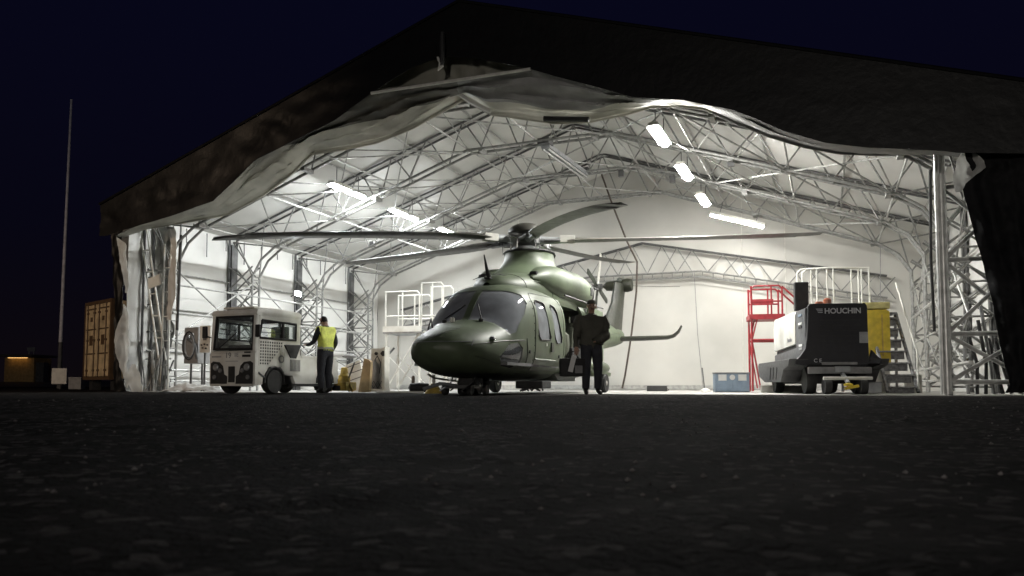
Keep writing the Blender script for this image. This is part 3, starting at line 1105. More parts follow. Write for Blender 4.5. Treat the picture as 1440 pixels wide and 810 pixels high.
# roof cowling: front hump, engine housings, rotor pylon
CT_T = [2.25, 2.1, 1.8, 1.4, 0.9, 0.3, -0.4, -1.0, -1.6, -2.1, -2.6, -3.2, -4.2]
CT_W = [0.10, 0.34, 0.56, 0.72, 0.84, 0.92, 0.95, 0.92, 0.84, 0.74, 0.62, 0.50, 0.30]
CT_Z = [2.34, 2.45, 2.55, 2.64, 2.74, 2.84, 2.90, 2.90, 2.82, 2.70, 2.56, 2.44, 2.26]
mm = MB()
NT = 60


def cow(i, j):
    t = CT_T[0] + (CT_T[-1] - CT_T[0]) * j / (NT - 1)
    wd, zt = smooth_interp([-q for q in CT_T], CT_W, -t), smooth_interp([-q for q in CT_T], CT_Z, -t)
    a = math.pi * i / 35 * 1.12 - 0.06 * math.pi
    c, s = math.cos(a), math.sin(a)
    y = wd * math.copysign(abs(c) ** 0.8, c)
    z = 2.15 + (zt - 2.15) * (abs(s) ** 0.75 if s > 0 else -abs(s))
    return Vector((t, y, z))


mm.grid(cow, 36, NT)
cowl = mm.build('engine_cowling', M_green, heli, smooth=True)
for sd in (1, -1):
    prof = [(0.04, 1.25), (0.20, 1.05), (0.35, 0.7), (0.44, 0.2), (0.48, -0.5), (0.49, -1.2), (0.47, -1.75), (0.42, -2.05)]
    mm = MB().lathe(prof, (0, sd * 0.62, 2.52), 'X', 32, 1.0, 0.98)
    nac = mm.build('engine_housing', M_green, heli, smooth=True)
    mm = MB().lathe([(0.40, -2.03), (0.425, -2.06), (0.425, -2.16), (0.37, -2.26), (0.31, -2.22)], (0, sd * 0.62, 2.52), 'X', 28)
    mm.build('exhaust_ring', M_black, nac, smooth=True)
    MB().box((-1.75, sd * 1.085, 2.54), (0.14, 0.03, 0.20), bevel=0.01).build('vent_opening', M_black, nac)
    MB().box((1.05, sd * 0.62, 2.62), (0.22, 0.18, 0.16), bevel=0.05).build('air_intake', M_black, nac)
# pylon, flaring from the deck to the rotor opening
mm = MB()
PZ = [2.45, 2.62, 2.78, 2.95, 3.12, 3.26, 3.32]
PX0 = [1.75, 1.35, 1.00, 0.68, 0.50, 0.43, 0.42]      # forward edge
PX1 = [-2.2, -1.85, -1.55, -1.20, -0.98, -0.90, -0.90]  # aft edge
PW = [1.05, 0.94, 0.80, 0.67, 0.60, 0.585, 0.59]


def pyl(i, j):
    q = j / 24 * (len(PZ) - 1)
    k = min(int(q), len(PZ) - 2)
    f = q - k

    def g(A):
        return smooth_interp(list(range(len(A))), A, q)
    z, a0, a1, wd = g(PZ), g(PX0), g(PX1), g(PW)
    an = 2 * math.pi * i / 40
    x = (a0 + a1) / 2 + (a0 - a1) / 2 * math.cos(an)
    zt = z - 0.10 * (j / 24) * max(0, -math.cos(an))     # the rim falls away aft
    return Vector((x, wd * math.sin(an), zt))


mm.grid(pyl, 40, 25, closed_u=True, cap=True)
pyl_o = mm.build('rotor_pylon', M_green, heli, smooth=True)
rim = [pyl(i, 24) + Vector((0, 0, .015)) for i in range(40)]
MB().tube(rim, 0.03, 6, closed=True).build('pylon_rim', M_black, pyl_o, smooth=True)
MB().box((-0.95, 0.55, 3.0), (0.10, 0.14, 0.14), bevel=0.03).build('scoop', M_black, pyl_o)
# blade antenna on the roof with its wires
ant = tube('roof_antenna', [(2.10, 0.0, 2.42), (2.2, -0.02, 2.62), (2.32, -.03, 2.92)], [0.055, 0.04, 0.012], M_black, heli, 6)
MB().box((2.08, 0, 2.44), (0.34, 0.12, 0.03), bevel=0.01).build('antenna_base', M_black, ant)
tube('antenna_wire', [(2.16, 0, 2.55), (1.5, 0.42, 2.52), (1.25, 0.5, 2.50)], 0.008, M_black, ant, 5)
tube('antenna_wire', [(2.16, 0, 2.55), (2.3, -.3, 2.40)], 0.008, M_black, ant, 5)
tube('cowl_seam', [(0.2, 1.0, 2.35), (0.05, 1.03, 2.6), (-.25, .93, 2.85)], 0.008, M_black, heli, 5)

for tt in (1.5, 0.55, -1.3, -2.0):
    q = [cow(i, int((CT_T[0] - tt) / (CT_T[0] - CT_T[-1]) * (NT - 1))) * 1.0 for i in range(2, 34)]
    tube('cowl_seam', [Vector((p.x, p.y * 1.004, p.z + .004)) for p in q], 0.006, M_green_dk, heli, 5)
for sd in (1, -1):
    seam([(2.5, 0.55), (2.62, 1.12)], sd, 0.006, 'nose_seam')
    seam([(4.35, 0.92), (3.6, 1.02), (2.7, 1.08)], sd, 0.006, 'nose_seam')
    seam([(2.2, 0.62), (3.6, 0.60), (4.2, 0.72)], sd, 0.006, 'nose_seam')
    seam([(-2.7, 1.0), (-5.0, 1.62), (-7.2, 1.85)], sd, 0.006, 'boom_seam')
    for q in range(9):
        MB().lathe([(.012, -.004), (.012, .004), (.004, .007)], on_hull(2.24, 0.7 + q * .15, sd, .003), 'Y', 6).build('rivet', M_green_dk, heli)

# rotor head
HUB = Vector((0, 0, 3.62))
mast = MB().lathe([(0.26, 3.22), (0.20, 3.34), (0.13, 3.44), (0.13, 3.76)], (0, 0, 0), 'Z', 20).build('rotor_mast', M_darksteel, heli, smooth=True)
MB().lathe([(0.30, 3.36), (0.33, 3.39), (0.33, 3.44), (0.22, 3.47)], (0, 0, 0), 'Z', 24).build('swashplate', M_midgrey, mast, smooth=True)
hub = MB().lathe([(0.16, 3.50), (0.34, 3.53), (0.36, 3.68), (0.20, 3.74)], (0, 0, 0), 'Z', 20).build('rotor_hub', M_grey, heli, smooth=True)
MB().lathe([(0.405, 3.775), (0.425, 3.80), (0.41, 3.87), (0.34, 3.95), (0.2, 4.01), (0.02, 4.03)], (0, 0, 0), 'Z', 30).build('hub_dome', M_blade, hub, smooth=True)

# blades: world azimuth and tip height of each
INV = Matrix.Rotation(-HR, 3, 'Z')
BL = [(-149, 2.98, 3), (-79.5, 2.86, 2), (0, 3.78, 4), (61, 4.08, 3), (139, 3.80, 4)]
for az, zt, tw in BL:
    d = INV @ Vector((math.cos(R(az)), math.sin(R(az)), 0))
    side = Vector((-d.y, d.x, 0))
    RT = 7.0
    st = [0.95, 1.25, 1.6, 2.2, 3.2, 4.2, 5.2, 6.0, 6.45, 6.46, 6.7, RT]
    lead = [0.10, 0.16, 0.2, 0.22, 0.22, 0.22, 0.22, 0.22, 0.22, 0.27, 0.22, -.02]
    trail = [-.10, -.16, -.26, -.30, -.30, -.30, -.30, -.30, -.30, -.30, -.30, -.26]
    mm = MB()

    def bp(r_):
        k = (r_ / RT) ** 2
        return HUB.z + (zt - HUB.z) * (0.35 * r_ / RT + 0.65 * k)
    SEC = [(1, 0), (0.55, 0.055), (0.1, 0.05), (-0.6, 0.02), (-1, 0), (-0.6, -0.012), (0.1, -0.035), (0.55, -0.045)]

    def bl(i, j):
        a, h = SEC[i]
        r_ = st[j]
        cc = lead[j] * a if a > 0 else trail[j] * -a
        tk = 1.3 if j < 3 else (0.9 if j < 9 else 0.5)
        pit = R(9 - 8 * r_ / RT)
        off = side * (cc * math.cos(pit)) + Vector((0, 0, cc * math.sin(pit) + h * tk))
        return Vector((d.x * r_, d.y * r_, bp(r_))) + off
    mm.grid(bl, 8, len(st), closed_u=True, cap=True)
    blade = mm.build('rotor_blade', M_blade, heli, smooth=True, angle=50)
    mm = MB()
    mm.tube([d * 0.28 + Vector((0, 0, HUB.z)), d * 0.62 + Vector((0, 0, HUB.z)), d * 1.0 + Vector((0, 0, bp(1.0)))], [0.10, 0.085, 0.07], 10)
    mm.build('blade_grip', M_midgrey, blade, smooth=True)
    mm = MB()
    for sgn in (-1, 1):
        mm.box(d * 0.98 + side * 0.075 * sgn + Vector((0, 0, bp(.98) + 0.02)), (0.36, 0.05, 0.17), Matrix.Rotation(math.atan2(d.y, d.x), 3, 'Z'), bevel=0.012)
    mm.build('blade_root_lattice', M_cream if az in (-149, 0) else M_midgrey, blade)
    mm = MB()
    q0 = d * 0.34 + side * 0.16
    mm.tube([q0 + Vector((0, 0, 3.40)), q0 + Vector((0, 0, 3.62)), d * .62 + side * .10 + Vector((0, 0, 3.64))], 0.02, 6)
    mm.build('pitch_link', M_steel, blade, smooth=True)
    tube('damper', [d * .42 - side * .22 + Vector((0, 0, 3.58)), d * .80 - side * .13 + Vector((0, 0, 3.6))], 0.045, M_darksteel, blade, 8)
    tube('blade_tie', [d * .55 + side * .2 + Vector((0, 0, 3.30)), d * .57 + side * .2 + Vector((0, 0, 3.66))], 0.011, M_darksteel, blade, 5)

# cabin floor, seats, instrument panel
MB().box((0.9, 0, 0.60), (5.2, 2.0, 0.06)).build('cabin_floor', M_liner, heli)
MB().box((-1.6, 0, 1.3), (0.06, 2.0, 1.6)).build('cabin_bulkhead', M_liner, heli)
MB().box((3.15, 0, 1.10), (0.35, 1.35, 0.50), bevel=0.06).build('instrument_panel', M_black, heli)


def seat(x, y, face=1, parent=heli):
    s = MB().box((x, y, 0.98), (0.46, 0.46, 0.12), bevel=0.04).build('seat', M_seat, parent, smooth=True)
    MB().box((x - face * 0.24, y, 1.34), (0.12, 0.46, 0.70), Matrix.Rotation(-face * R(10), 3, 'Y'), bevel=0.04).build('seat_back', M_seat, s, smooth=True)
    MB().box((x - face * 0.30, y, 1.76), (0.10, 0.26, 0.18), bevel=0.03).build('head_rest', M_seat, s, smooth=True)
    MB().box((x, y, 0.78), (0.30, 0.30, 0.30)).build('seat_base', M_black, s)


for y in (-0.48, 0.48):
    seat(2.0, y)
    tube('control_stick', [(2.55, y, 0.65), (2.5, y, 1.15)], 0.025, M_black, heli, 6)
for y in (-0.6, 0.0, 0.68):
    seat(-0.55, y)
# folded bench, pack and boarding step at the open cabin door
MB().lathe([(0.02, -0.28), (0.20, -0.25), (0.24, 0), (0.22, .22), (.10, .30)], (0.02, 0.88, 1.13), 'Z', 16, 1.0, 0.8).build('cabin_pack', M_seat, heli, smooth=True)
MB().box((-0.2, 1.20, 0.55), (1.35, 0.28, 0.05), bevel=0.01).build('boarding_step', M_black, heli)
MB().box((-0.55, 1.06, 0.86), (0.95, 0.12, 0.40), bevel=0.03).build('door_sill_box', M_black, heli)
mm = MB()
mm.prism([(-1.28, 0.66), (-1.28, 2.06), (-1.36, 2.14), (-2.55, 2.10), (-2.62, 2.0), (-2.62, 0.74)], 1.10, 1.15, 'Y', bevel=0.015)
sdoor = mm.build('sliding_door', M_green, heli, smooth=True)
mm = MB().prism([(-1.5, 1.2), (-1.5, 1.92), (-2.4, 1.9), (-2.4, 1.2)], 1.145, 1.158, 'Y')
mm.build('pane', M_glass_dk, sdoor)
tube('door_rail', [(0.4, 1.10, 2.22), (-2.7, 1.12, 2.20)], 0.02, M_darksteel, heli, 6)

# belly equipment
tube('chin_floor_glint', [(3.95, -0.45, 0.40), (3.6, -.5, 0.33), (2.6, -.5, 0.27)], 0.02, M_cream, heli, 6)  # pale strip standing in for floor light reflected under the chin
mm = MB()
mm.box((1.35, 0.7, 0.20), (0.55, 0.62, 0.16), bevel=0.03)
for k in range(12):
    mm.tube([(1.1 + k * .05, 0.45 + .4 * random.random(), 0.18), (1.1 + k * .05, 0.45 + .4 * random.random(), 0.07)], 0.02, 5)
mm.build('belly_sensor', M_black, heli)
MB().lathe([(0.01, -.02), (0.10, .0), (0.12, .10), (0.06, .2)], (2.55, 0.1, 0.14), 'Z', 14).build('search_lamp', M_black, heli, smooth=True)
MB().prism([(-1.0, 0.28), (0.3, 0.30), (0.55, 0.44), (-0.9, 0.52)], -0.9, 0.9, 'Y', bevel=.03).build('belly_fairing', M_green_dk, heli, smooth=True)


def wheel(x, y, r, wd, parent, strut_from):
    w_ = MB().lathe([(r * .55, -wd / 2), (r * .9, -wd / 2), (r, -wd * .3), (r, wd * .3), (r * .9, wd / 2), (r * .55, wd / 2)], (x, y, r), 'Y', 24).build('wheel', M_black, parent, smooth=True)
    MB().lathe([(r * .15, -wd / 2 - .01), (r * .52, -wd * .35), (r * .52, wd * .35), (r * .15, wd / 2 + .01)], (x, y, r), 'Y', 16).build('wheel_hub', M_cream, w_, smooth=True)
    return w_


ng = tube('nose_gear', [(3.15, 0, 0.46), (3.05, 0, 0.20)], 0.06, M_steel, heli, 10)
for y in (-0.14, 0.14):
    wheel(3.02, y, 0.20, 0.13, heli, None)
tube('gear_link', [(3.05, 0, .30), (3.3, 0, .36), (3.42, 0, .44)], 0.03, M_black, ng, 6)
for sd in (1, -1):
    mm = MB().lathe([(0.02, -0.2), (0.16, -0.45), (0.26, -1.0), (0.27, -1.6), (0.20, -2.2), (0.05, -2.75)], (0, sd * 1.18, 0.62), 'X', 20, 1.25, 0.8)
    sp_ = mm.build('sponson', M_green, heli, smooth=True)
    MB().prism([(-1.0, 0.56), (-1.0, 0.48), (-1.95, 0.40), (-2.0, 0.50)], sd * 1.25, sd * 1.52, 'Y', bevel=.02).build('gear_door', M_green, sp_, smooth=True)
    tube('main_gear', [(-1.45, sd * 1.2, 0.55), (-1.50, sd * 1.40, 0.24)], 0.055, M_steel, sp_, 8)
    wheel(-1.5, sd * 1.45, 0.24, 0.18, heli, None)

# tail: fin, gearbox, stabiliser, tail rotor
mm = MB()
FP = [((-6.3, -8.95), 1.95, 0.24), ((-7.2, -9.1), 2.40, 0.22), ((-7.9, -9.3), 2.95, 0.18), ((-8.15, -9.5), 3.45, 0.16), ((-8.25, -9.55), 3.66, 0.15)]
AF = [(0, 0), (0.15, .75), (0.4, 1), (0.75, .55), (1, .08), (1, -.08), (.75, -.55), (.4, -1), (.15, -.75)]
mm.grid(lambda i, j: Vector((FP[j][0][0] + (FP[j][0][1] - FP[j][0][0]) * AF[i][0], FP[j][2] * AF[i][1], FP[j][1])), 9, 5, closed_u=True, cap=True)
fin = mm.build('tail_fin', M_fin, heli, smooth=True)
MB().lathe([(0.04, -.62), (0.16, -.5), (0.20, 0.0), (0.24, 0.25), (0.20, .40), (0.03, .44)], (-8.95, 0, 3.62), 'Y', 20).build('tail_gearbox', M_fin, fin, smooth=True)
MB().lathe([(.09, 0), (.09, .10), (.03, .14)], (-8.8, 0, 3.74), 'Z', 12).build('beacon', M_green_dk, fin, smooth=True)
for sd in (1, -1):
    mm = MB()
    SPN = [(0.05, 0.0, .40, .085), (1.0, 0.0, .38, .08), (1.78, 0.01, .34, .07), (1.97, 0.05, .30, .06), (2.12, 0.18, .24, .05), (2.22, 0.36, .16, .04)]
    mm.grid(lambda i, j: Vector((-7.75 - .25 * (j > 3) * (j - 3) * .3 - 2 * SPN[j][2] * AF[i][0], sd * SPN[j][0], 1.72 + SPN[j][1] + SPN[j][3] * AF[i][1])), 9, 6, closed_u=True, cap=True)
    mm.build('stabiliser', M_fin, heli, smooth=True)
trr = MB().lathe([(0.10, -.95), (0.12, -.85), (0.10, -.66)], (-8.95, 0, 3.62), 'Y', 14).build('tail_rotor', M_darksteel, heli, smooth=True)
for k in range(4):
    a = R(18 + 90 * k)
    d = Vector((math.cos(a), 0, math.sin(a)))
    n_ = Vector((-d.z, 0, d.x))
    mm = MB()
    mm.grid(lambda i, j: Vector((-8.95, -.82, 3.62)) + d * (0.12, 0.35, 1.2, 1.3)[j] + n_ * ((-.09, .11)[i % 2]) * (0.4, 1, 1, .7)[j] + Vector((0, (.012, -.012)[i // 2], 0)), 4, 4, closed_u=False)
    mm.tube([Vector((-8.95, -.82, 3.62)) + d * .05, Vector((-8.95, -.82, 3.62)) + d * .34], 0.04, 6)
    mm.build('tail_blade', M_green_dk if k != 1 else M_cream, trr)
tube('pitch_link', [(-8.8, -.75, 3.5), (-8.8, -.95, 3.62), (-9.05, -.98, 3.75)], 0.03, M_steel, trr, 6)
tube('fin_wire', [(-9.3, .1, 3.66), (-9.6, 1.2, 3.6), (-9.7, 1.9, 3.58)], 0.008, M_green_dk, fin, 5)


# ------------------------------------------------------------------ tow tractor (local x = forward, y = port side)
def px_ground(x, Y, dz=0.0):
    p = at(x, HY, Y)
    return Vector((p.x, p.y, dz))


tug = thing('tow_tractor', 'white boxy airport tow tractor with a glazed cab, parked beside the hi-vis worker', 'tractor', (-5.42, 17.6, 0), HR)
# local: front face at x=+1.45; half width .62
FX, HWD = 1.42, 0.62
mm = MB()
mm.prism([(FX, 0.20), (FX + .01, 0.86), (FX - .06, 0.93), (0.72, 0.95), (0.5, 0.93), (0.50, 0.62), (.62, .58), (.98, .58), (1.16, .36), (1.18, .20)], -HWD, HWD, 'Y', bevel=0.03)
mm.build('front_body', M_white, tug, smooth=True)
mm = MB()
mm.prism([(0.50, 0.40), (0.50, 1.00), (0.00, 1.02), (-0.06, 0.86), (-1.42, 0.82), (-1.52, 0.70), (-1.52, 0.22), (-0.4, 0.20), (.1, .22), (.2, .40)], -HWD, HWD, 'Y', bevel=0.03)
bodyo = mm.build('rear_body', M_white, tug, smooth=True)
# cab: pillars, roof, side panels
cab = MB().prism([(FX - .02, 1.72), (FX - .06, 1.80), (0.9, 1.86), (0.0, 1.84), (-0.10, 1.78), (-0.08, 1.70), (FX - .05, 1.66)], -HWD, HWD, 'Y', bevel=.03).build('cab_roof', M_white, tug, smooth=True)
MB().box((0.65, -0.1, 1.87), (1.0, 0.85, 0.05), bevel=.02).build('roof_rack', M_cream, cab)
for sd in (1, -1):
    tube('cab_pillar', [(FX - .04, sd * .57, 0.90), (FX - .08, sd * .56, 1.72)], 0.05, M_white, tug, 8)
    tube('cab_pillar', [(1.33, sd * .575, 0.93), (1.27, sd * .565, 1.72)], 0.05, M_white, tug, 8)
    # side wall round the window
    yy = (0.565, 0.61) if sd > 0 else (-0.61, -0.565)
    mm = MB()
    mm.prism([(1.36, 0.36), (1.36, 1.18), (-0.06, 1.18), (-0.06, 0.50), (0.48, 0.46), (.62, .60), (.98, .60), (1.12, .36)], yy[0], yy[1], 'Y')
    mm.build('side_panel', M_white, tug)
    MB().prism([(1.31, 1.58), (1.28, 1.72), (-0.07, 1.72), (-0.07, 1.60)], yy[0], yy[1], 'Y').build('window_header', M_white, tug)
    MB().prism([(0.08, 1.16), (0.08, 1.60), (-0.06, 1.60), (-0.06, 1.16)], yy[0], yy[1], 'Y').build('rear_pillar', M_white, tug)
    wf = MB()
    yo = sd * 0.618
    wpts = [(1.30, yo, 1.20), (1.22, yo, 1.58), (.11, yo, 1.55), (.11, yo, 1.20)]
    wf.tube(wpts, 0.026, 6, closed=True)
    wf.tube([(0.55, yo, 1.20), (0.55, yo, 1.57)], 0.032, 6)
    for z in (1.32, 1.42):
        wf.tube([(1.28, yo - sd * .02, z), (0.56, yo - sd * .02, z)], 0.009, 5)
    wfo = wf.build('side_window_frame', M_black, tug, smooth=True)
    MB().prism([(1.28, 1.22), (1.20, 1.56), (0.12, 1.55), (0.12, 1.22)], sd * .590, sd * .598, 'Y').build('pane', M_glass_clr, wfo)
# perforated panel: real openings as dark recess plates on a white plate
GP = [(1.30, 1.14), (1.30, 0.62), (1.02, 0.62), (0.56, 1.06), (0.56, 1.14)]
MB().prism(GP, HWD - .01, HWD + .002, 'Y').build('grille', M_black, tug)
mm = MB()
for k in range(11):
    x = 1.30 - k * 0.0735
    zlo = 0.62 if x > 1.02 else 0.62 + (1.02 - x) * .957
    mm.box((x, HWD + .004, (1.14 + zlo) / 2), (0.028, 0.010, 1.15 - zlo))
for k in range(9):
    z = 1.14 - k * 0.065
    xlo = 0.56 if z > 1.06 else 0.56 + (1.06 - z) * 1.045
    mm.box(((1.30 + xlo) / 2, HWD + .005, z), (1.32 - xlo, 0.010, 0.026))
mm.build('grille_lattice', M_white, tug)
MB().prism([(0.30, 0.80), (0.50, 1.08), (-0.02, 1.10), (-0.04, 1.06), (0.10, 0.79)], HWD - .02, HWD + .02, 'Y', bevel=.01).build('dark_side_hatch', M_black, tug)
MB().lathe([(0.005, 0), (0.085, .002), (0.085, .014), (.005, .014)], (0.60, HWD, 0.76), 'Y', 20).build('round_badge', M_grey, tug)
MB().lathe([(0.005, .012), (0.055, .014), (0.055, .02), (.005, .02)], (0.60, HWD, 0.76), 'Y', 16).build('badge_emblem', M_cream, tug)
MB().box((0.13, HWD - .015, 0.63), (0.40, 0.04, 0.30), bevel=.01).build('vent_panel', M_white, tug)
mm = MB()
for k in range(8):
    mm.box((0.29 - k * .046, HWD + .006, 0.63), (0.022, 0.014, 0.26))
mm.build('vent_grille', M_grey, tug)
MB().box((-0.78, HWD - .02, 0.84), (1.4, .06, .05), bevel=.01).build('hood_edge', M_white, tug)
# windscreen
ff = MB()
fx = FX - .01
ff.tube([(fx, -.52, .96), (fx - .05, -.50, 1.66), (fx - .05, .50, 1.66), (fx, .52, .96)], 0.03, 6, closed=True)
ffo = ff.build('windscreen_frame', M_black, tug, smooth=True)
MB().addf([(fx - .005, -.51, .97), (fx - .005, .51, .97), (fx - .052, .49, 1.65), (fx - .052, -.49, 1.65), (fx - .012, -.51, .97), (fx - .012, .51, .97), (fx - .06, .49, 1.65), (fx - .06, -.49, 1.65)],
           [(0, 1, 2, 3), (7, 6, 5, 4), (0, 4, 5, 1), (3, 2, 6, 7), (0, 3, 7, 4), (1, 5, 6, 2)]).build('windscreen', M_glass_clr, ffo)
tube('wiper', [(fx + .03, -.35, .98), (fx + .0, .02, 1.25), (fx - .0, .1, 1.32)], 0.012, M_black, tug, 5)
# rear cab wall with window, seat, wheel
rw = MB()
for a, c in (((-.02, -.56, 1.0), (-.02, -.56, 1.7)), ((-.02, .56, 1.0), (-.02, .56, 1.7)), ((-.02, .06, 1.0), (-.02, .06, 1.7))):
    rw.tube([a, c], 0.04, 6)
rw.tube([(-.02, -.56, 1.05), (-.02, .56, 1.05)], 0.05, 6)
rw.tube([(-.02, -.56, 1.66), (-.02, .56, 1.66)], 0.05, 6)
rw.build('rear_window_frame', M_black, tug, smooth=True)
s_ = MB().box((0.42, 0.25, 1.02), (.42, .46, .14), bevel=.04).build('driver_seat', M_black, tug, smooth=True)
MB().box((0.20, 0.25, 1.28), (.12, .44, .46), bevel=.05).build('seat_back', M_black, s_, smooth=True)
ring = [Vector((0.95 + .07 * math.cos(a), 0.25 + .19 * math.sin(a), 1.10 + .15 * math.cos(a))) for a in [2 * math.pi * k / 18 for k in range(18)]]
mm = MB().tube(ring, 0.016, 6, closed=True)
mm.tube([(0.95, .25, 1.10), (1.1, .25, .92)], 0.025, 6)
mm.build('steering_wheel', M_black, tug, smooth=True)
MB().box((1.15, 0.15, 0.99), (0.3, 0.75, 0.12), bevel=.03).build('dashboard', M_grey, tug)
MB().box((0.66, 0, 1.655), (1.36, 1.05, 0.02)).build('roof_lining', M_black, tug)
# front face: dark lamp wells, hatch, lettering
for sd in (-1, 1):
    mm = MB()
    poly = [(sd * .57, .22), (sd * .57, .66), (sd * .50, .70), (sd * .33, .68), (sd * .24, .60), (sd * .20, .42), (sd * .12, .38), (sd * .12, .22)]
    mm.prism(poly, FX + .002, FX + .018, 'X', bevel=.004)
    lw = mm.build('lamp_well', M_black, tug)
    for y, z, r in ((.42, .57, .075), (.30, .50, .05), (.45, .36, .05)):
        MB().lathe([(r, 0), (r, .02), (r * .7, .035), (.005, .03)], (FX + .016, sd * y, z), 'X', 16).build('headlight', M_midgrey if r > .06 else M_grey, lw, smooth=True)
MB().box((FX + .008, 0, .42), (.02, .17, .34), bevel=.004).build('front_hatch', M_black, tug)
MB().box((FX + .008, .39, .81), (.018, .22, .05), bevel=.004).build('nameplate', M_black, tug)
MB().box((FX + .008, .41, .885), (.018, .16, .03), bevel=.004).build('nameplate', M_black, tug)
rotf = (math.pi / 2, 0, math.pi / 2)
text_mesh('number_mark', '19', 0.17, M_grey, tug, (FX + .014, -0.10, .82), rotf, .002)
text_mesh('number_mark', '1E', 0.12, M_greyletter, tug, (FX + .014, .12, .83), rotf, .002)
MB().box((FX + .008, -.42, .80), (.01, .26, .035)).build('faded_lettering', M_midgrey, tug)
MB().box((FX + .008, 0.0, .70), (.01, .34, .012)).build('faded_lettering', M_midgrey, tug)
# mirrors, bumpers, wheels
for sd in (-1, 1):
    mi = tube('mirror_arm', [(FX - .1, sd * .58, 1.2), (FX + .05, sd * .72, 1.25)], .015, M_black, tug, 5)
    MB().box((FX + .05, sd * .72, 1.33), (.05, .12, .26), bevel=.02).build('mirror', M_black, mi)
MB().box((FX - .05, 0, .22), (.12, 1.2, .10), bevel=.02).build('bumper', M_cream, tug)
tube('step_strip', [(1.32, HWD + .01, .46), (1.14, HWD + .01, .36)], 0.02, M_midgrey, tug, 5)
MB().box((-.55, HWD - .05, .19), (1.6, .12, .06)).build('skirt', M_black, tug)
for x, r in ((0.82, 0.265), (-0.98, 0.265)):
    for sd in (1, -1):
        w_ = MB().lathe([(r * .6, -.09), (r * .93, -.09), (r, -.05), (r, .05), (r * .93, .09), (r * .6, .09)], (x, sd * (HWD - .06), r), 'Y', 28).build('wheel', M_black, tug, smooth=True)
        MB().lathe([(.02, -.06), (r * .3, -.07), (r * .58, -.04), (r * .58, .04), (r * .3, .075), (.02, .06)], (x, sd * (HWD - .06), r), 'Y', 18).build('wheel_rim', M_grey, w_, smooth=True)
        an = [Vector((x + (r + .05) * math.cos(a), sd * (HWD + .012), r + (r + .05) * math.sin(a))) for a in [R(-5 + k * 19) for k in range(11)]]
        tube('wheel_arch', an, .025, M_black, tug, 6)


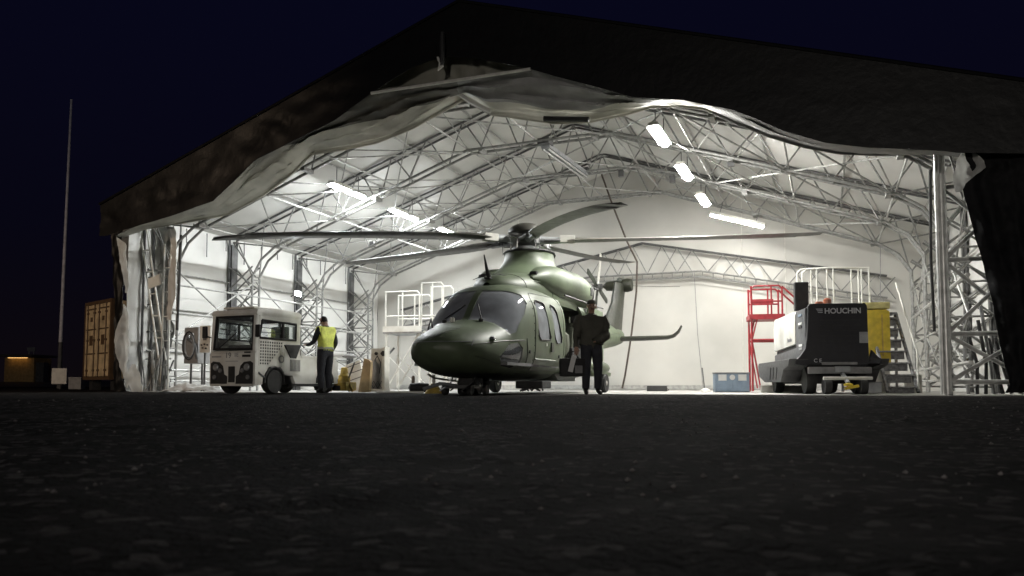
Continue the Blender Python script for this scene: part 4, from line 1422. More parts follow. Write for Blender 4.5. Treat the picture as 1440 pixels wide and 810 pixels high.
# ------------------------------------------------------------------ people
def human(name, label, loc, rz, J, mats, group=None, cloth=None, hand=None):
    """J: joints (local, facing -y). mats: skin, top, legs, boots"""
    root = thing(name, label, 'person', loc, rz)
    V, E, Rr = [], [], []

    def v(p, r, parent=None):
        V.append(Vector(p))
        Rr.append(r if isinstance(r, tuple) else (r, r))
        if parent is not None:
            E.append((parent, len(V) - 1))
        return len(V) - 1
    pel = v(J['pelvis'], (.155, .115))
    sp1 = v(J['waist'], (.145, .105), pel)
    ch = v(J['chest'], (.175, .125), sp1)
    nb = v(J['neck0'], (.085, .08), ch)
    n1 = v(J['neck1'], (.058, .06), nb)
    h1 = v(J['head1'], (.068, .078), n1)
    h2 = v(J['head2'], (.080, .098), h1)
    h3 = v(J['head3'], (.060, .075), h2)
    hd = (Vector(J['head2']) + Vector(J['face']) * 0.095)
    ns = v(hd + Vector((0, 0, -.025)), (.016, .018), h2)
    v(Vector(hd) + Vector(J['face']) * .028 + Vector((0, 0, -.04)), .010, ns)
    for sd in ('l', 'r'):
        s0 = v(J['sh' + sd], (.078, .08), ch)
        e0 = v(J['el' + sd], .054, s0)
        w0 = v(J['wr' + sd], .036, e0)
        wr, hn = Vector(J['wr' + sd]), Vector(J['ha' + sd])
        d = (hn - wr).normalized()
        pm = v(wr + d * .05, (.040, .022), w0)
        k = v(wr + d * .085, (.042, .020), pm)
        up = Vector(J.get('hn' + sd, (0, 0, 1)))
        side = d.cross(up).normalized()
        curl = side.cross(d).normalized()
        for q, (off, ln) in enumerate(((-.030, .062), (-.010, .078), (.010, .074), (.029, .058))):
            b0 = v(wr + d * .095 + side * off, .0105, k)
            b1 = v(wr + d * (.095 + ln * .55) + side * off * 1.1 - curl * .008, .0095, b0)
            v(wr + d * (.095 + ln * .9) + side * off * 1.1 - curl * .03, .008, b1)
        t0 = v(wr + d * .055 - side * .04, .012, pm)
        v(wr + d * .095 - side * .058 - curl * .012, .010, t0)
        p0 = v(J['hip' + sd], (.098, .105), pel)
        kn = v(J['kn' + sd], .068, p0)
        an = v(J['an' + sd], .050, kn)
        to = v(J['to' + sd], (.046, .038), an)
    me = bpy.data.meshes.new('body')
    me.from_pydata(V, E, [])
    o = link(bpy.data.objects.new('body', me), root)
    md = o.modifiers.new('s', 'SKIN')
    md.use_smooth_shade = True
    for i, sv in enumerate(o.data.skin_vertices[0].data):
        sv.radius = Rr[i]
        sv.use_root = (i == 0)
    sb = o.modifiers.new('u', 'SUBSURF')
    sb.levels = 2
    apply_mods(o)
    for m_ in mats:
        o.data.materials.append(m_)

    def seg(p, a, c):
        a, c = Vector(a), Vector(c)
        t = max(0, min(1, (p - a).dot(c - a) / max(1e-9, (c - a).length_squared)))
        return (p - a.lerp(c, t)).length
    for f in o.data.polygons:
        p = f.center
        i = 1
        if p.z > J['neck1'][2] - .01 and (p - Vector(J['head2'])).length < .25:
            i = 0
        hands = min(seg(p, J['wr' + s], J['ha' + s]) for s in 'lr')
        arms = min(seg(p, J['el' + s], J['wr' + s]) for s in 'lr')
        legs = min(min(seg(p, J['hip' + s], J['kn' + s]), seg(p, J['kn' + s], J['an' + s])) for s in 'lr')
        torso = min(seg(p, J['pelvis'], J['waist']), seg(p, J['waist'], J['chest']))
        if hands < .085 and hands < arms - .004:
            i = 0
        elif p.z < J['pelvis'][2] - .02 and (legs < min(arms, hands) or (abs(p.x) < .16 and hands > .09)):
            i = 2
            if p.z < .13:
                i = 3
        f.material_index = i
    # eyes, ears, mouth
    fc = Vector(J['face']).normalized()
    sdv = fc.cross(Vector((0, 0, 1))).normalized()
    hc = Vector(J['head2'])
    for q in (-1, 1):
        MB().lathe([(.004, -.009), (.011, -.004), (.011, .004), (.004, .009)], hc + fc * .083 + sdv * .033 * q + Vector((0, 0, .008)), 'Y', 8).build('eye', M_black, root, smooth=True)
        MB().box(hc + sdv * .082 * q + Vector((0, 0, -.01)) - fc * .005, (.022, .03, .06), bevel=.008).build('ear', mats[0], root, smooth=True)
    MB().box(hc + fc * .082 + Vector((0, 0, -.068)), (.045, .012, .010), math.atan2(sdv.y, sdv.x), bevel=.003).build('mouth', mat('lips', (.30, .14, .11), .5, var=.03), root)
    return root, o


def shell(src, name, m_, parent, pred, off=0.012, mi=None):
    bm = bmesh.new()
    bm.from_mesh(src.data)
    kill = [f for f in bm.faces if not pred(f.calc_center_median()) or (mi is not None and f.material_index not in mi and f.calc_center_median().z < .9)]
    bmesh.ops.delete(bm, geom=kill, context='FACES')
    seen = set()
    for f0 in list(bm.faces):
        if f0 in seen:
            continue
        grp, stack = [], [f0]
        seen.add(f0)
        while stack:
            f1 = stack.pop()
            grp.append(f1)
            for e in f1.edges:
                for f2 in e.link_faces:
                    if f2 not in seen:
                        seen.add(f2)
                        stack.append(f2)
        if len(grp) < 30:
            bmesh.ops.delete(bm, geom=grp, context='FACES')
    bmesh.ops.delete(bm, geom=[q for q in bm.verts if not q.link_faces], context='VERTS')
    bm.normal_update()
    for q in bm.verts:
        q.co += q.normal * off
    me = bpy.data.meshes.new(name)
    for f in bm.faces:
        f.smooth = True
        f.material_index = 0
    bm.to_mesh(me)
    bm.free()
    me.materials.append(m_)
    return link(bpy.data.objects.new(name, me), parent)


# worker in the vest: faces the tug, seen from behind his shoulder
J1 = dict(pelvis=(0, 0, .95), waist=(0, .0, 1.10), chest=(0, -.005, 1.30), neck0=(0, .005, 1.46), neck1=(0, -.02, 1.53),
          head1=(0, -.05, 1.58), head2=(0, -.085, 1.66), head3=(0, -.08, 1.735), face=(0, -.86, -.5),
          shr=(-.195, 0, 1.41), elr=(-.27, .03, 1.13), wrr=(-.26, -.13, .93), har=(-.24, -.22, .87),
          shl=(.195, 0, 1.41), ell=(.25, -.10, 1.14), wrl=(.20, -.36, 1.08), hal=(.19, -.47, 1.10),
          hipl=(.095, 0, .89), knl=(.105, -.02, .49), anl=(.11, .03, .09), tol=(.13, -.13, .045),
          hipr=(-.095, 0, .89), knr=(-.11, -.04, .49), anr=(-.13, .0, .09), tor=(-.15, -.16, .045))
wp = px_ground(457, 17.0)
p1, b1 = human('person', 'man in a yellow vest and dark trousers reaching to the white tractor', wp, R(-128), J1, [M_skin, M_navy, M_navy, M_boot])
inside = lambda p, J: (abs(p.x) < .215 and 0.93 < p.z < 1.475 and p.y > -.135)
vest = shell(b1, 'hi_vis_vest', M_hivis, p1, lambda p: inside(p, J1) and not (abs(p.x) > .19 and p.z < 1.36), .020)
for z0, z1 in ((.97, 1.05), (1.14, 1.215)):
    bnd = shell(b1, 'reflective_band', M_hiband, vest, lambda p, z0=z0, z1=z1: inside(p, J1) and z0 < p.z < z1 and abs(p.x) < .19, .026)
    zm = (z0 + z1) / 2
    for q in bnd.data.vertices:
        q.co.z = zm + max(-.026, min(.026, q.co.z - zm))
shell(b1, 'hair', M_hair, p1, lambda p: (p - Vector((0, -.05, 1.70))).length < .15 and p.z > 1.60 and (p.y > -.11 or p.z > 1.715), .010)

for q in vest.data.vertices:
    if q.co.z < .985:
        q.co.z = .952 + .01 * math.sin(q.co.x * 20)
# crew member in dark clothing, walking towards the camera with a bag
J2 = dict(pelvis=(0, 0, .96), waist=(0, -.01, 1.11), chest=(0, -.01, 1.31), neck0=(0, 0, 1.47), neck1=(0, -.015, 1.54),
          head1=(0, -.03, 1.59), head2=(0, -.04, 1.67), head3=(0, -.03, 1.75), face=(-.12, -.99, -.1),
          shl=(.20, 0, 1.42), ell=(.30, .0, 1.14), wrl=(.13, -.20, 1.03), hal=(.04, -.24, 1.01),
          shr=(-.20, 0, 1.42), elr=(-.30, .03, 1.13), wrr=(-.31, -.10, .90), har=(-.31, -.14, .80),
          hipl=(.10, 0, .90), knl=(.12, -.03, .49), anl=(.12, .03, .09), tol=(.15, -.14, .045),
          hipr=(-.10, 0, .90), knr=(-.12, -.10, .51), anr=(-.12, -.05, .09), tor=(-.14, -.22, .045))
wp = px_ground(832, 14.2)
p2, b2 = human('person', 'man in a cap and dark jacket standing by the open helicopter door', wp, R(6), J2, [M_skin, M_flight, M_navy, M_boot])
shell(b2, 'jacket', M_flight, p2, lambda p: .93 < p.z < 1.46 and not (abs(p.x) < .20 and p.y < -.16 and p.z < 1.0) and p.z > .93 and abs(p.x) < .30 and (abs(p.x) < .22 or p.z > 1.05), .052)
MB().tube([(.0 + .09 * math.cos(a), .0 + .085 * math.sin(a), 1.475) for a in [2 * math.pi * k / 14 for k in range(14)]], .035, 8, closed=True).build('collar', M_flight, p2, smooth=True)
cap = MB().lathe([(.084, 1.70), (.090, 1.712), (.086, 1.745), (.062, 1.775), (.015, 1.786)], (0, -.032, 0), 'Z', 20, .92, 1.1).build('cap', M_flight, p2, smooth=True)
MB().box((-.015, -.15, 1.704), (.12, .09, .012), bevel=.005).build('cap_peak', M_flight, cap)
shell(b2, 'hair', M_hair, p2, lambda p: (p - Vector((0, -.03, 1.68))).length < .12 and p.z > 1.62 and p.y > -.03, .006)
for pp_, bb_, JJ in ((p1, b1, J1), (p2, b2, J2)):
    shell(bb_, 'trousers', M_navy, pp_, lambda p: .10 < p.z < 1.0 and abs(p.x) < .235 and (p.z < .86 or (abs(p.x) < .19 and abs(p.y) < .15)), .020, mi=(2,))
bag = thing('kit_bag', 'dark kit bag with a pale strap carried by the man in the cap', 'bag', wp + Vector((-.37, -.1, .36)), R(6))
MB().box((0, 0, .16), (.46, .24, .34), bevel=.06).build('bag_body', M_black, bag, smooth=True)
tube('bag_handle', [(-.12, 0, .32), (-.06, 0, .44), (.06, 0, .46), (.12, 0, .32)], .014, M_black, bag, 6)
MB().box((-.02, -.125, .22), (.09, .012, .30), Matrix.Rotation(R(14), 3, 'Y'), bevel=.004).build('pale_strap', M_paper, bag)
MB().box((.10, -.13, .12), (.14, .03, .14), bevel=.012).build('bag_pocket', M_grey, bag)

# ------------------------------------------------------------------ ground power unit (local x = towards the camera end)
gpu = thing('ground_power_unit', 'black and white towable ground power unit with an orange beacon, its black end facing out', 'generator', (6.80, 15.9, 0), R(-98))
L0, L1 = 0.0, -3.4
mm = MB()
prof = [(-.60, .68), (-.585, 1.84), (-.55, 1.90), (.55, 1.90), (.585, 1.84), (.62, 1.2), (.66, .95), (.78, .78), (.86, .72), (.86, .62), (.70, .60), (-.70, .60), (-.86, .62), (-.86, .72), (-.78, .78), (-.66, .92)]
prof = [(-y, z) for y, z in prof]
mm.prism(prof, L0 - .12, L0, 'X', bevel=.02)
endp = mm.build('end_panel', M_blackgl, gpu, smooth=True)
mm = MB()
prof2 = [(-.57, .70), (-.57, 1.80), (-.50, 1.87), (.50, 1.87), (.57, 1.80), (.57, .70)]
mm.prism(prof2, L1, L0 - .10, 'X', bevel=.02)
mm.build('canopy', M_blackgl, gpu, smooth=True)
for sd in (-1, 1):
    mm = MB()
    mm.prism([(L0 - 1.02, 1.10), (L0 - 1.0, 1.78), (L0 - 1.1, 1.83), (L1 + .15, 1.83), (L1 + .02, 1.6), (L1 + .02, 1.02)], sd * .565, sd * .645, 'Y', bevel=.035)
    sp_ = mm.build('side_panel', M_white, gpu, smooth=True)
    MB().prism([(L0 - .12, .80), (L0 - .12, 1.82), (L0 - .97, 1.82), (L0 - .99, 1.02), (L1 + .02, .94), (L1 + .02, .74)], sd * .565, sd * .628, 'Y', bevel=.02).build('control_panel', mat('charcoal_panel', (.085, .088, .095), .45, var=.15), gpu, smooth=True)
    for z, m_ in ((1.70, M_blue), (1.52, M_paper), (1.44, M_black), (1.05, M_paper), (.98, M_midgrey)):
        MB().box((L0 - .55, sd * .634, z), (.30, .014, .05), bevel=.003).build('control_label', m_, gpu)
    MB().prism([(L0 - .1, .60), (L0 + .02, .74), (L1 - .1, .74), (L1 - .25, .66), (L1 - .1, .40), (L1 + .6, .26), (L0 - .9, .26), (L0 - .6, .52)], sd * .60, sd * 1.0, 'Y', bevel=.03).build('mudguard', mat('mudguard_plastic', (.05, .05, .052), .5, var=.15), gpu, smooth=True)
    for k in range(3):
        MB().box((L0 - 1.3 - k * .35, sd * 1.003, .46), (.05, .02, .30), Matrix.Rotation(R(25), 3, 'Y')).build('mudguard_slot', M_black, gpu)
    for x in (L0 - .45, L1 + .35):
        w_ = MB().lathe([(.16, -.10), (.27, -.10), (.29, -.06), (.29, .06), (.27, .10), (.16, .10)], (x, sd * (.62 if x < -1 else .50), .29), 'Y', 24).build('wheel', M_black, gpu, smooth=True)
        MB().lathe([(.02, -.07), (.15, -.05), (.15, .05), (.02, .07)], (x, sd * (.62 if x < -1 else .50), .29), 'Y', 16).build('wheel_rim', M_midgrey, w_, smooth=True)
text_mesh('maker_lettering', 'HOUCHIN', .155, M_lettering, endp, (L0 + .004, .10, 1.735), rotf, .002, bold=.004)
mm = MB()
for k, (dy, ln) in enumerate(((0, .13), (.035, .11), (.07, .09))):
    mm.prism([(-.44 + dy * .5, 1.79 - k * .035), (-.30, 1.79 - k * .035), (-.30, 1.772 - k * .035), (-.42 + dy * .5, 1.772 - k * .035)], L0 + .002, L0 + .006, 'X')
mm.build('maker_logo', M_lettering, endp)
text_mesh('safety_mark', 'C E', .11, M_lettering, endp, (L0 + .004, -.42, .70), rotf, .002)
sdl = (math.pi / 2, 0, 0)
text_mesh('small_lettering', 'Houchin', .13, M_greyletter, gpu, (L0 - 1.55, -.652, 1.22), sdl, .002, bold=.003)
MB().box((L0 + .004, .50, 1.18), (.014, .17, .23), bevel=.005).build('data_plate', M_midgrey, endp)
mm = MB()
for k in range(5):
    mm.box((L0 + .004, .05, 1.55 - k * .11), (.008, .8, .012))
mm.build('panel_groove', M_black, endp)
MB().box(((L0 + L1) / 2 - .1, 0, .42), (2.7, 1.15, .40), bevel=.03).build('chassis', M_black, gpu)
MB().box((L0 + .02, .0, .50), (.12, 1.25, .14), bevel=.02).build('bumper_beam', M_grey, gpu, smooth=True)
MB().box((L0 + .05, 0.05, .52), (.10, .30, .12), bevel=.02).build('tow_bracket', M_midgrey, gpu, smooth=True)
MB().box((L0 + .04, 0, .64), (.04, .70, .06), bevel=.01).build('end_rail', M_grey, gpu)
tb = tube('tow_bar', [(L0 + .02, 0.05, .44), (L0 + .30, 0.05, .30), (L0 + .45, 0.05, .22)], .045, M_midgrey, gpu, 8)
tube('tow_handle', [(L0 + .32, -.40, .33), (L0 + .32, .55, .33)], .035, M_cream, tb, 8)
MB().lathe([(.03, -.03), (.09, -.02), (.09, .02), (.03, .03)], (L0 + .45, .05, .2), 'Z', 12).build('tow_eye', M_yellow, tb)
MB().box((L0 + .42, .12, .15), (.12, .26, .05), Matrix.Rotation(R(12), 3, 'X')).build('tow_tag', M_yellow, tb)
for y in (-.28, .42):
    w_ = MB().lathe([(.10, -.07), (.17, -.07), (.18, 0), (.17, .07), (.10, .07)], (L0 + .12, y, .18), 'Y', 18).build('jockey_wheel', M_black, gpu, smooth=True)
bc = MB().lathe([(.10, 1.90), (.10, 1.96), (.07, 1.97)], (L0 - .7, -.02, 0), 'Z', 14).build('beacon_base', M_grey, gpu)
MB().lathe([(.085, 1.965), (.085, 2.05), (.05, 2.08), (.01, 2.09)], (L0 - .7, -.02, 0), 'Z', 14).build('beacon_lens', M_orange, bc, smooth=True)
MB().box((L0 - 1.0, -.12, 1.97), (.18, .14, .14), bevel=.02).build('exhaust_cap', M_orange, gpu)
MB().box((L0 - 1.35, -.42, 2.20), (.16, .30, .65), bevel=.02).build('exhaust_stack', M_black, gpu)


# ------------------------------------------------------------------ access stands
def rail_frame(mm, P, r, n=7):
    mm.tube(P, r, n)


red = thing('access_platform', 'red tubular access platform with guard rails near the pale rear wall', 'access platform', px_ground(1078, 21.0), R(-12))


def zpx(y, Y):
    return HC + (HY - y) * Y / F


h_pl, h_top, h_low = zpx(447, 21), zpx(404, 21), zpx(479, 21)
hw2 = 0.40
for sx_ in (-hw2, hw2):
    for sy_ in (-.4, .4):
        tube('post', [(sx_, sy_, 0.02), (sx_, sy_, h_pl if sx_ > 0 else h_top)], .03, M_red, red, 7)
MB().box((0, 0, h_pl), (2 * hw2 + .12, .92, .14)).build('deck', M_red, red)
gr = MB()
for sy_ in (-.4, .4):
    gr.tube([(-hw2, sy_, h_pl), (-hw2, sy_, h_top - .08), (-hw2 + .08, sy_, h_top), (hw2 - .08, sy_, h_top), (hw2, sy_, h_top - .08), (hw2, sy_, h_pl)], .026, 7)
    gr.tube([(-hw2, sy_, (h_pl + h_top) / 2), (hw2, sy_, (h_pl + h_top) / 2)], .024, 7)
    gr.tube([(.12, sy_, h_pl), (.12, sy_, h_top)], .022, 7)
gr.build('guard_rail', M_red, red, smooth=True)
MB().box((-.1, -.4, (h_pl + h_top) / 2), (.55, .02, .12)).build('rail_panel', M_red, red)
for sy_ in (-.4, .4):
    tube('handrail', [(hw2, sy_, h_top - .02), (hw2 + 1.2, sy_, h_top - 1.2), (hw2 + 1.9, sy_, .9)], .026, M_red, red, 7)
    tube('stringer', [(hw2, sy_, h_pl), (hw2 + 1.9, sy_, .05)], .05, M_red, red, 6)
    tube('brace', [(-hw2, sy_, h_low), (hw2 + 1.0, sy_, h_low)], .035, M_red, red, 6)
    tube('brace', [(-hw2, sy_, h_low), (-hw2 + .16, sy_, h_pl)], .022, M_red, red, 6)
    tube('brace', [(-hw2, sy_, h_low), (-hw2 + .2, sy_, .1)], .022, M_red, red, 6)
for k in range(6):
    f_ = (k + 1) / 7
    MB().box((hw2 + 1.9 * f_, 0, h_pl * (1 - f_)), (.22, .8, .03)).build('tread', M_red, red)

wst = thing('access_platform', 'white steel access platform with stairs standing behind the helicopter nose', 'access platform', px_ground(585, 24.5), R(-14))
Yw = 24.5
d_, t_ = zpx(468, Yw), zpx(404, Yw)
for sx_ in (-.82, .30):
    for sy_ in (-.5, .5):
        tube('post', [(sx_, sy_, .02), (sx_, sy_, d_)], .038, M_white, wst, 7)
MB().box((-.26, 0, d_), (1.3, 1.15, .10)).build('deck', M_midgrey, wst)
MB().box((-.26, -.58, d_ + .09), (1.3, .02, .18)).build('toe_board', M_white, wst)
MB().box((.75, 0, d_ + .12), (.75, 1.0, .10)).build('upper_deck', M_midgrey, wst)
gr = MB()
for sy_, x0, x1, zt in ((-.52, -.84, .30, t_ - .18), (.52, -.84, .30, t_ - .18), (.52, .3, 1.06, t_ + .08), (-.45, .34, 1.06, t_ + .08)):
    gr.tube([(x0, sy_, d_), (x0, sy_, zt), (x1 - .08, sy_, zt), (x1, sy_, zt - .1), (x1, sy_, d_)], .028, 7)
    gr.tube([((x0 + x1) / 2, sy_, d_), ((x0 + x1) / 2, sy_, zt)], .024, 7)
    gr.tube([(x0, sy_, d_ + .5), (x1, sy_, d_ + .5)], .024, 7)
gr.build('guard_rail', M_white, wst, smooth=True)
for sy_ in (-.45, .45):
    tube('stringer', [(.42, sy_, d_), (1.35, sy_, .05)], .055, M_white, wst, 6)
    tube('brace', [(-.80, sy_, .1), (.28, sy_, d_)], .024, M_white, wst, 6)
    tube('brace', [(-.84, sy_, .1), (-.84 - .02, sy_, 1.2), (.28, sy_, .1)], .02, M_white, wst, 6)
for k in range(8):
    f_ = (k + .6) / 8.4
    MB().box((.42 + .93 * f_, 0, d_ * (1 - f_)), (.20, .9, .03)).build('tread', M_midgrey, wst)
tube('tow_handle', [(-.84, .2, d_ * .75), (-1.9, .25, .3)], .035, M_darksteel, wst, 6)

# aluminium steps beyond the generator, with white rails
stp = thing('access_steps', 'wide aluminium steps with white hand rails rising behind the generator', 'access steps', px_ground(1259, 18.3), R(-10))
Ys = 18.3
for sx_ in (-.33, .33):
    tube('stringer', [(sx_, -.55, .03), (sx_ * .98, .9, 2.0)], .045, M_step, stp, 6)
    tube('rear_leg', [(sx_, 1.0, .03), (sx_, .95, 2.0)], .035, M_step, stp, 6)
for k in range(7):
    f_ = (k + .5) / 7
    MB().box((0, -.55 + 1.45 * f_, 2.0 * f_), (.64, .26, .035)).build('tread', M_step, stp)
    MB().box((0, -.44 + 1.45 * f_, 2.0 * f_ - .10), (.62, .02, .17)).build('riser', M_step, stp)
MB().box((-.75, 1.15, 1.98), (2.1, .75, .06)).build('deck', M_step, stp)
gr = MB()
zt_ = zpx(375, 19.4)
for sy_, zt in ((.82, zt_ - .05), (1.5, zt_ + .05)):
    gr.tube([(-1.80, sy_, 2.0), (-1.90, sy_, zt - .30), (-1.90, sy_, zt - .1), (-1.80, sy_, zt), (-1.2, sy_, zt + .03), (-.30, sy_, zt)], .022, 7)
    for x in (-1.55, -1.15, -.55, -.30):
        gr.tube([(x, sy_, 2.0), (x, sy_, zt + .02)], .02, 7)
gr.build('guard_rail', M_white, stp, smooth=True)
tube('handrail', [(.33, .82, 2.75), (.33, -.55, .95), (.33, -.55, .1)], .024, M_white, stp, 7)
for x in (-1.8, -.9):
    tube('rear_leg', [(x, 1.2, .02), (x, 1.2, 1.96)], .04, M_step, stp, 6)

yc = thing('yellow_cabinet', 'tall yellow cabinet half hidden between the generator and the steps', 'cabinet', px_ground(1231, 18.9), R(-14))
MB().prism([(-.30, .95), (.30, .62), (.30, 1.98), (.22, 2.03), (-.30, 2.03)], -.35, .35, 'Y', bevel=.03).build('cabinet_body', M_yellow, yc, smooth=True)
MB().box((0, 0, 2.13), (.62, .72, .16), bevel=.03).build('cabinet_lid', mat('pale_yellow', (.62, .55, .22), .5), yc)
MB().box((0, .02, .31), (.56, .62, .60), bevel=.02).build('plinth', M_cream, yc)
MB().box((.12, -.36, 1.4), (.03, .02, 1.0)).build('door_gap', M_mustard, yc)

cb = thing('low_cabinet', 'low blue-grey double-door cabinet with white notices beside the red platform', 'cabinet', px_ground(1028, 20.0), R(-8))
cw, chh = .86, zpx(526, 20) + .02
MB().box((0, 0, chh / 2), (cw, .5, chh - .02), bevel=.01).build('cabinet_body', M_blue, cb, smooth=True)
for sx_ in (-1, 1):
    d0 = MB().box((sx_ * cw * .25, -.256, chh / 2), (cw * .48, .014, chh - .08), bevel=.004).build('cabinet_door', M_blue, cb)
    MB().box((sx_ * cw * .29, -.266, chh * .77), (cw * .24, .006, .16)).build('notice', M_paper, d0)
MB().lathe([(.005, 0), (.07, 0), (.07, .004), (.005, .004)], (0.0, -.268, chh * .78), 'Y', 18).build('round_notice', M_paper, cb)
MB().box((0, 0, chh + .005), (cw + .03, .53, .03), bevel=.006).build('cabinet_top', M_grey, cb)

mt = thing('wheel_chock', 'black rubber block lying on the floor before the rear wall', 'chock', px_ground(924, 23.0), R(-15))
MB().prism([(-.30, .0), (.30, .0), (.29, .17), (-.29, .17)], -.12, .12, 'Y', bevel=.02).build('chock_block', M_black, mt, smooth=True)
tube('chock_rope', [(.28, -.1, .1), (.36, -.16, .05), (.30, -.22, .02)], .012, M_brown, mt, 5)

sp_ = thing('marker_pole', 'thin grey pole leaning from a small pale base near the rear wall', 'pole', px_ground(990, 23.5), 0)
tube('pole', [(.02, 0, .05), (-.05, 0, .72)], .018, M_darksteel, sp_, 6)
MB().lathe([(.16, 0.0), (.15, .04), (.06, .09), (.02, .10)], (.04, 0, 0), 'Z', 14).build('pole_base', M_cream, sp_, smooth=True)

# ------------------------------------------------------------------ equipment on the far side
ec = thing('control_cabinet', 'white electrical control cabinet with knobs on a stand behind the tug', 'cabinet', px_ground(291, 20.5), R(-22))
zc = zpx(477, 20.5)
cbx = MB().box((0, 0, zc), (.36, .22, .72), bevel=.01).build('cabinet_box', M_white, ec, smooth=True)
MB().box((0.0, -.115, zc + .05), (.12, .02, .17), bevel=.004).build('display', M_grey, cbx)
for k, (x, z) in enumerate(((-.1, -.16), (.0, -.14), (.10, -.16), (-.06, -.24), (.05, -.25))):
    MB().lathe([(.022, 0), (.022, .02), (.01, .03)], (x, -.14, zc + z), 'Y', 10).build('knob', M_black, cbx)
for sx_ in (-.14, .14):
    tube('stand_leg', [(sx_, .05, .02), (sx_, .05, zc - .3)], .025, M_darksteel, ec, 6)
hs = thing('heater_unit', 'grey metal heater unit with pipes beside the white control cabinet', 'heater', px_ground(276, 21.2), R(-22))
MB().box((0, 0, 1.28), (.50, .45, 1.0), bevel=.03).build('heater_body', M_grey, hs, smooth=True)
tube('pipe', [(-.1, -.24, 1.5), (.0, -.35, 1.45), (.2, -.3, 1.3), (.25, -.25, .9)], .04, M_darksteel, hs, 7)
for sx_ in (-.2, .2):
    tube('stand_leg', [(sx_, 0, .02), (sx_, 0, .8)], .03, M_darksteel, hs, 6)
ck = thing('cable_coil', 'coiled dark cables hung up next to the corner posts', 'cable', px_ground(263, 19.3, 1.28), 0)
for k in range(5):
    rr = random.uniform(.16, .24)
    pts = [Vector((rr * .6 * math.cos(a) + k * .02, -.03 * k, rr * 1.5 * math.sin(a) - .1)) for a in [2 * math.pi * q / 16 for q in range(16)]]
    MB().tube(pts, .018, 5, closed=True).build('cable_loop', M_black if k % 2 else M_grey, ck, smooth=True)
tube('hook', [(0, 0, .12), (0, .1, .2), (0, .3, .22)], .02, M_steel, ck, 6)

ps = thing('plastic_sheeting', 'heap of crumpled pale plastic sheeting on the floor beside the tug', 'sheeting', px_ground(280, 18.4), R(-20))
mm = MB()


def heap(i, j):
    x, y = -.85 + 1.7 * i / 39, -.4 + .8 * j / 23
    e = max(0, 1 - (x / .88) ** 2) * max(0, 1 - (y / .42) ** 2)
    return Vector((x, y, .015 + (e ** .5) * (.17 + .17 * noise.noise(Vector((x * 2.2, y * 3, 1))) + .07 * noise.noise(Vector((x * 8, y * 9, 4))))))


mm.grid(heap, 40, 24)
mm.build('sheet', M_plastic, ps, smooth=True, solid=.006, angle=25)

yj = thing('yellow_jack', 'mustard yellow aircraft jack behind the legs of the worker in the vest', 'jack', px_ground(484, 19.0), R(-20))
MB().box((0, 0, .16), (.42, .5, .22), bevel=.05).build('jack_base', M_mustard, yj, smooth=True)
MB().lathe([(.15, .2), (.15, .42), (.10, .46), (.08, .62), (.03, .64)], (0, 0, 0), 'Z', 16).build('jack_cylinder', M_mustard, yj, smooth=True)
for k in range(3):
    a = R(100 + 120 * k)
    tube('jack_leg', [(0, 0, .5), (.34 * math.cos(a), .34 * math.sin(a), .04)], .035, M_mustard, yj, 6)
tube('jack_handle', [(.1, 0, .3), (.35, -.1, .75)], .02, M_darksteel, yj, 6)
MB().box((-.05, -.26, .12), (.2, .06, .12), bevel=.01).build('jack_pump', M_black, yj)

bd = thing('folded_card', 'tan folded card leaning on the gas bottle trolley', 'board', px_ground(512, 20.3), R(-25))
mm = MB()
mm.prism([(-.16, .0), (.10, .0), (.20, .85), (.02, .9)], -.05, .05, 'Y', bevel=.02)
mm.build('card_panel', M_tan, bd, smooth=True)
mm = MB()
mm.prism([(.10, .0), (.22, .02), (.26, .8), (.20, .85)], -.08, .02, 'Y')
mm.build('card_flap', M_tan, bd)

gc = thing('gas_bottle_trolley', 'pale trolley cabinet holding a grey gas bottle by the white platform', 'trolley', px_ground(530, 20.8), R(-16))
fr = MB()
fr.box((0, .14, .62), (.48, .04, 1.15))
fr.build('back_plate', M_cream, gc)
MB().box((.26, 0, .62), (.08, .3, 1.2), bevel=.01).build('side_post', M_cream, gc)
MB().box((0, -.02, .05), (.62, .4, .07), bevel=.01).build('trolley_base', M_cream, gc)
MB().lathe([(.11, .09), (.12, .12), (.12, .66), (.10, .76), (.04, .82), (.03, .88)], (-.05, -.02, 0), 'Z', 18).build('gas_bottle', M_grey, gc, smooth=True)
for x in (-.08, .10):
    MB().lathe([(.045, 0), (.045, .04), (.03, .05)], (x, .08, 1.05), 'Y', 12).build('gauge', M_black, gc)
tube('gas_hose', [(-.05, -.02, .88), (.05, -.1, .98), (.14, -.08, .8), (.12, -.1, .5)], .014, M_black, gc, 6)
lt = MB()
for k in range(4):
    lt.tube([(-.24 + k * .12, -.2, .10), (-.12 + k * .12, -.2, .30)], .008, 5)
    lt.tube([(-.12 + k * .12, -.2, .10), (-.24 + k * .12, -.2, .30)], .008, 5)
lt.build('basket_lattice', M_black, gc)
MB().box((.25, -.16, 1.04), (.07, .02, .14)).build('switch', M_black, gc)

pp = thing('propped_panel', 'white strapped panel leaning between the yellow jack and the wall', 'panel', px_ground(497, 21.5), R(-20))
mm = MB().box((0, .1, .42), (.50, .06, .85), Matrix.Rotation(R(-18), 3, 'Y') @ Matrix.Rotation(R(-10), 3, 'X'), bevel=.01)
mm.build('panel_board', M_white, pp)
for k in range(3):
    tube('strap', [(-.22, .0, .28 + k * .2), (.28, .02, .44 + k * .2)], .012, M_darksteel, pp, 5)
MB().lathe([(.10, .95), (.2, .98), (.2, 1.02), (.08, 1.08)], (-.2, .1, 0), 'Z', 14).build('panel_cap', M_grey, pp)

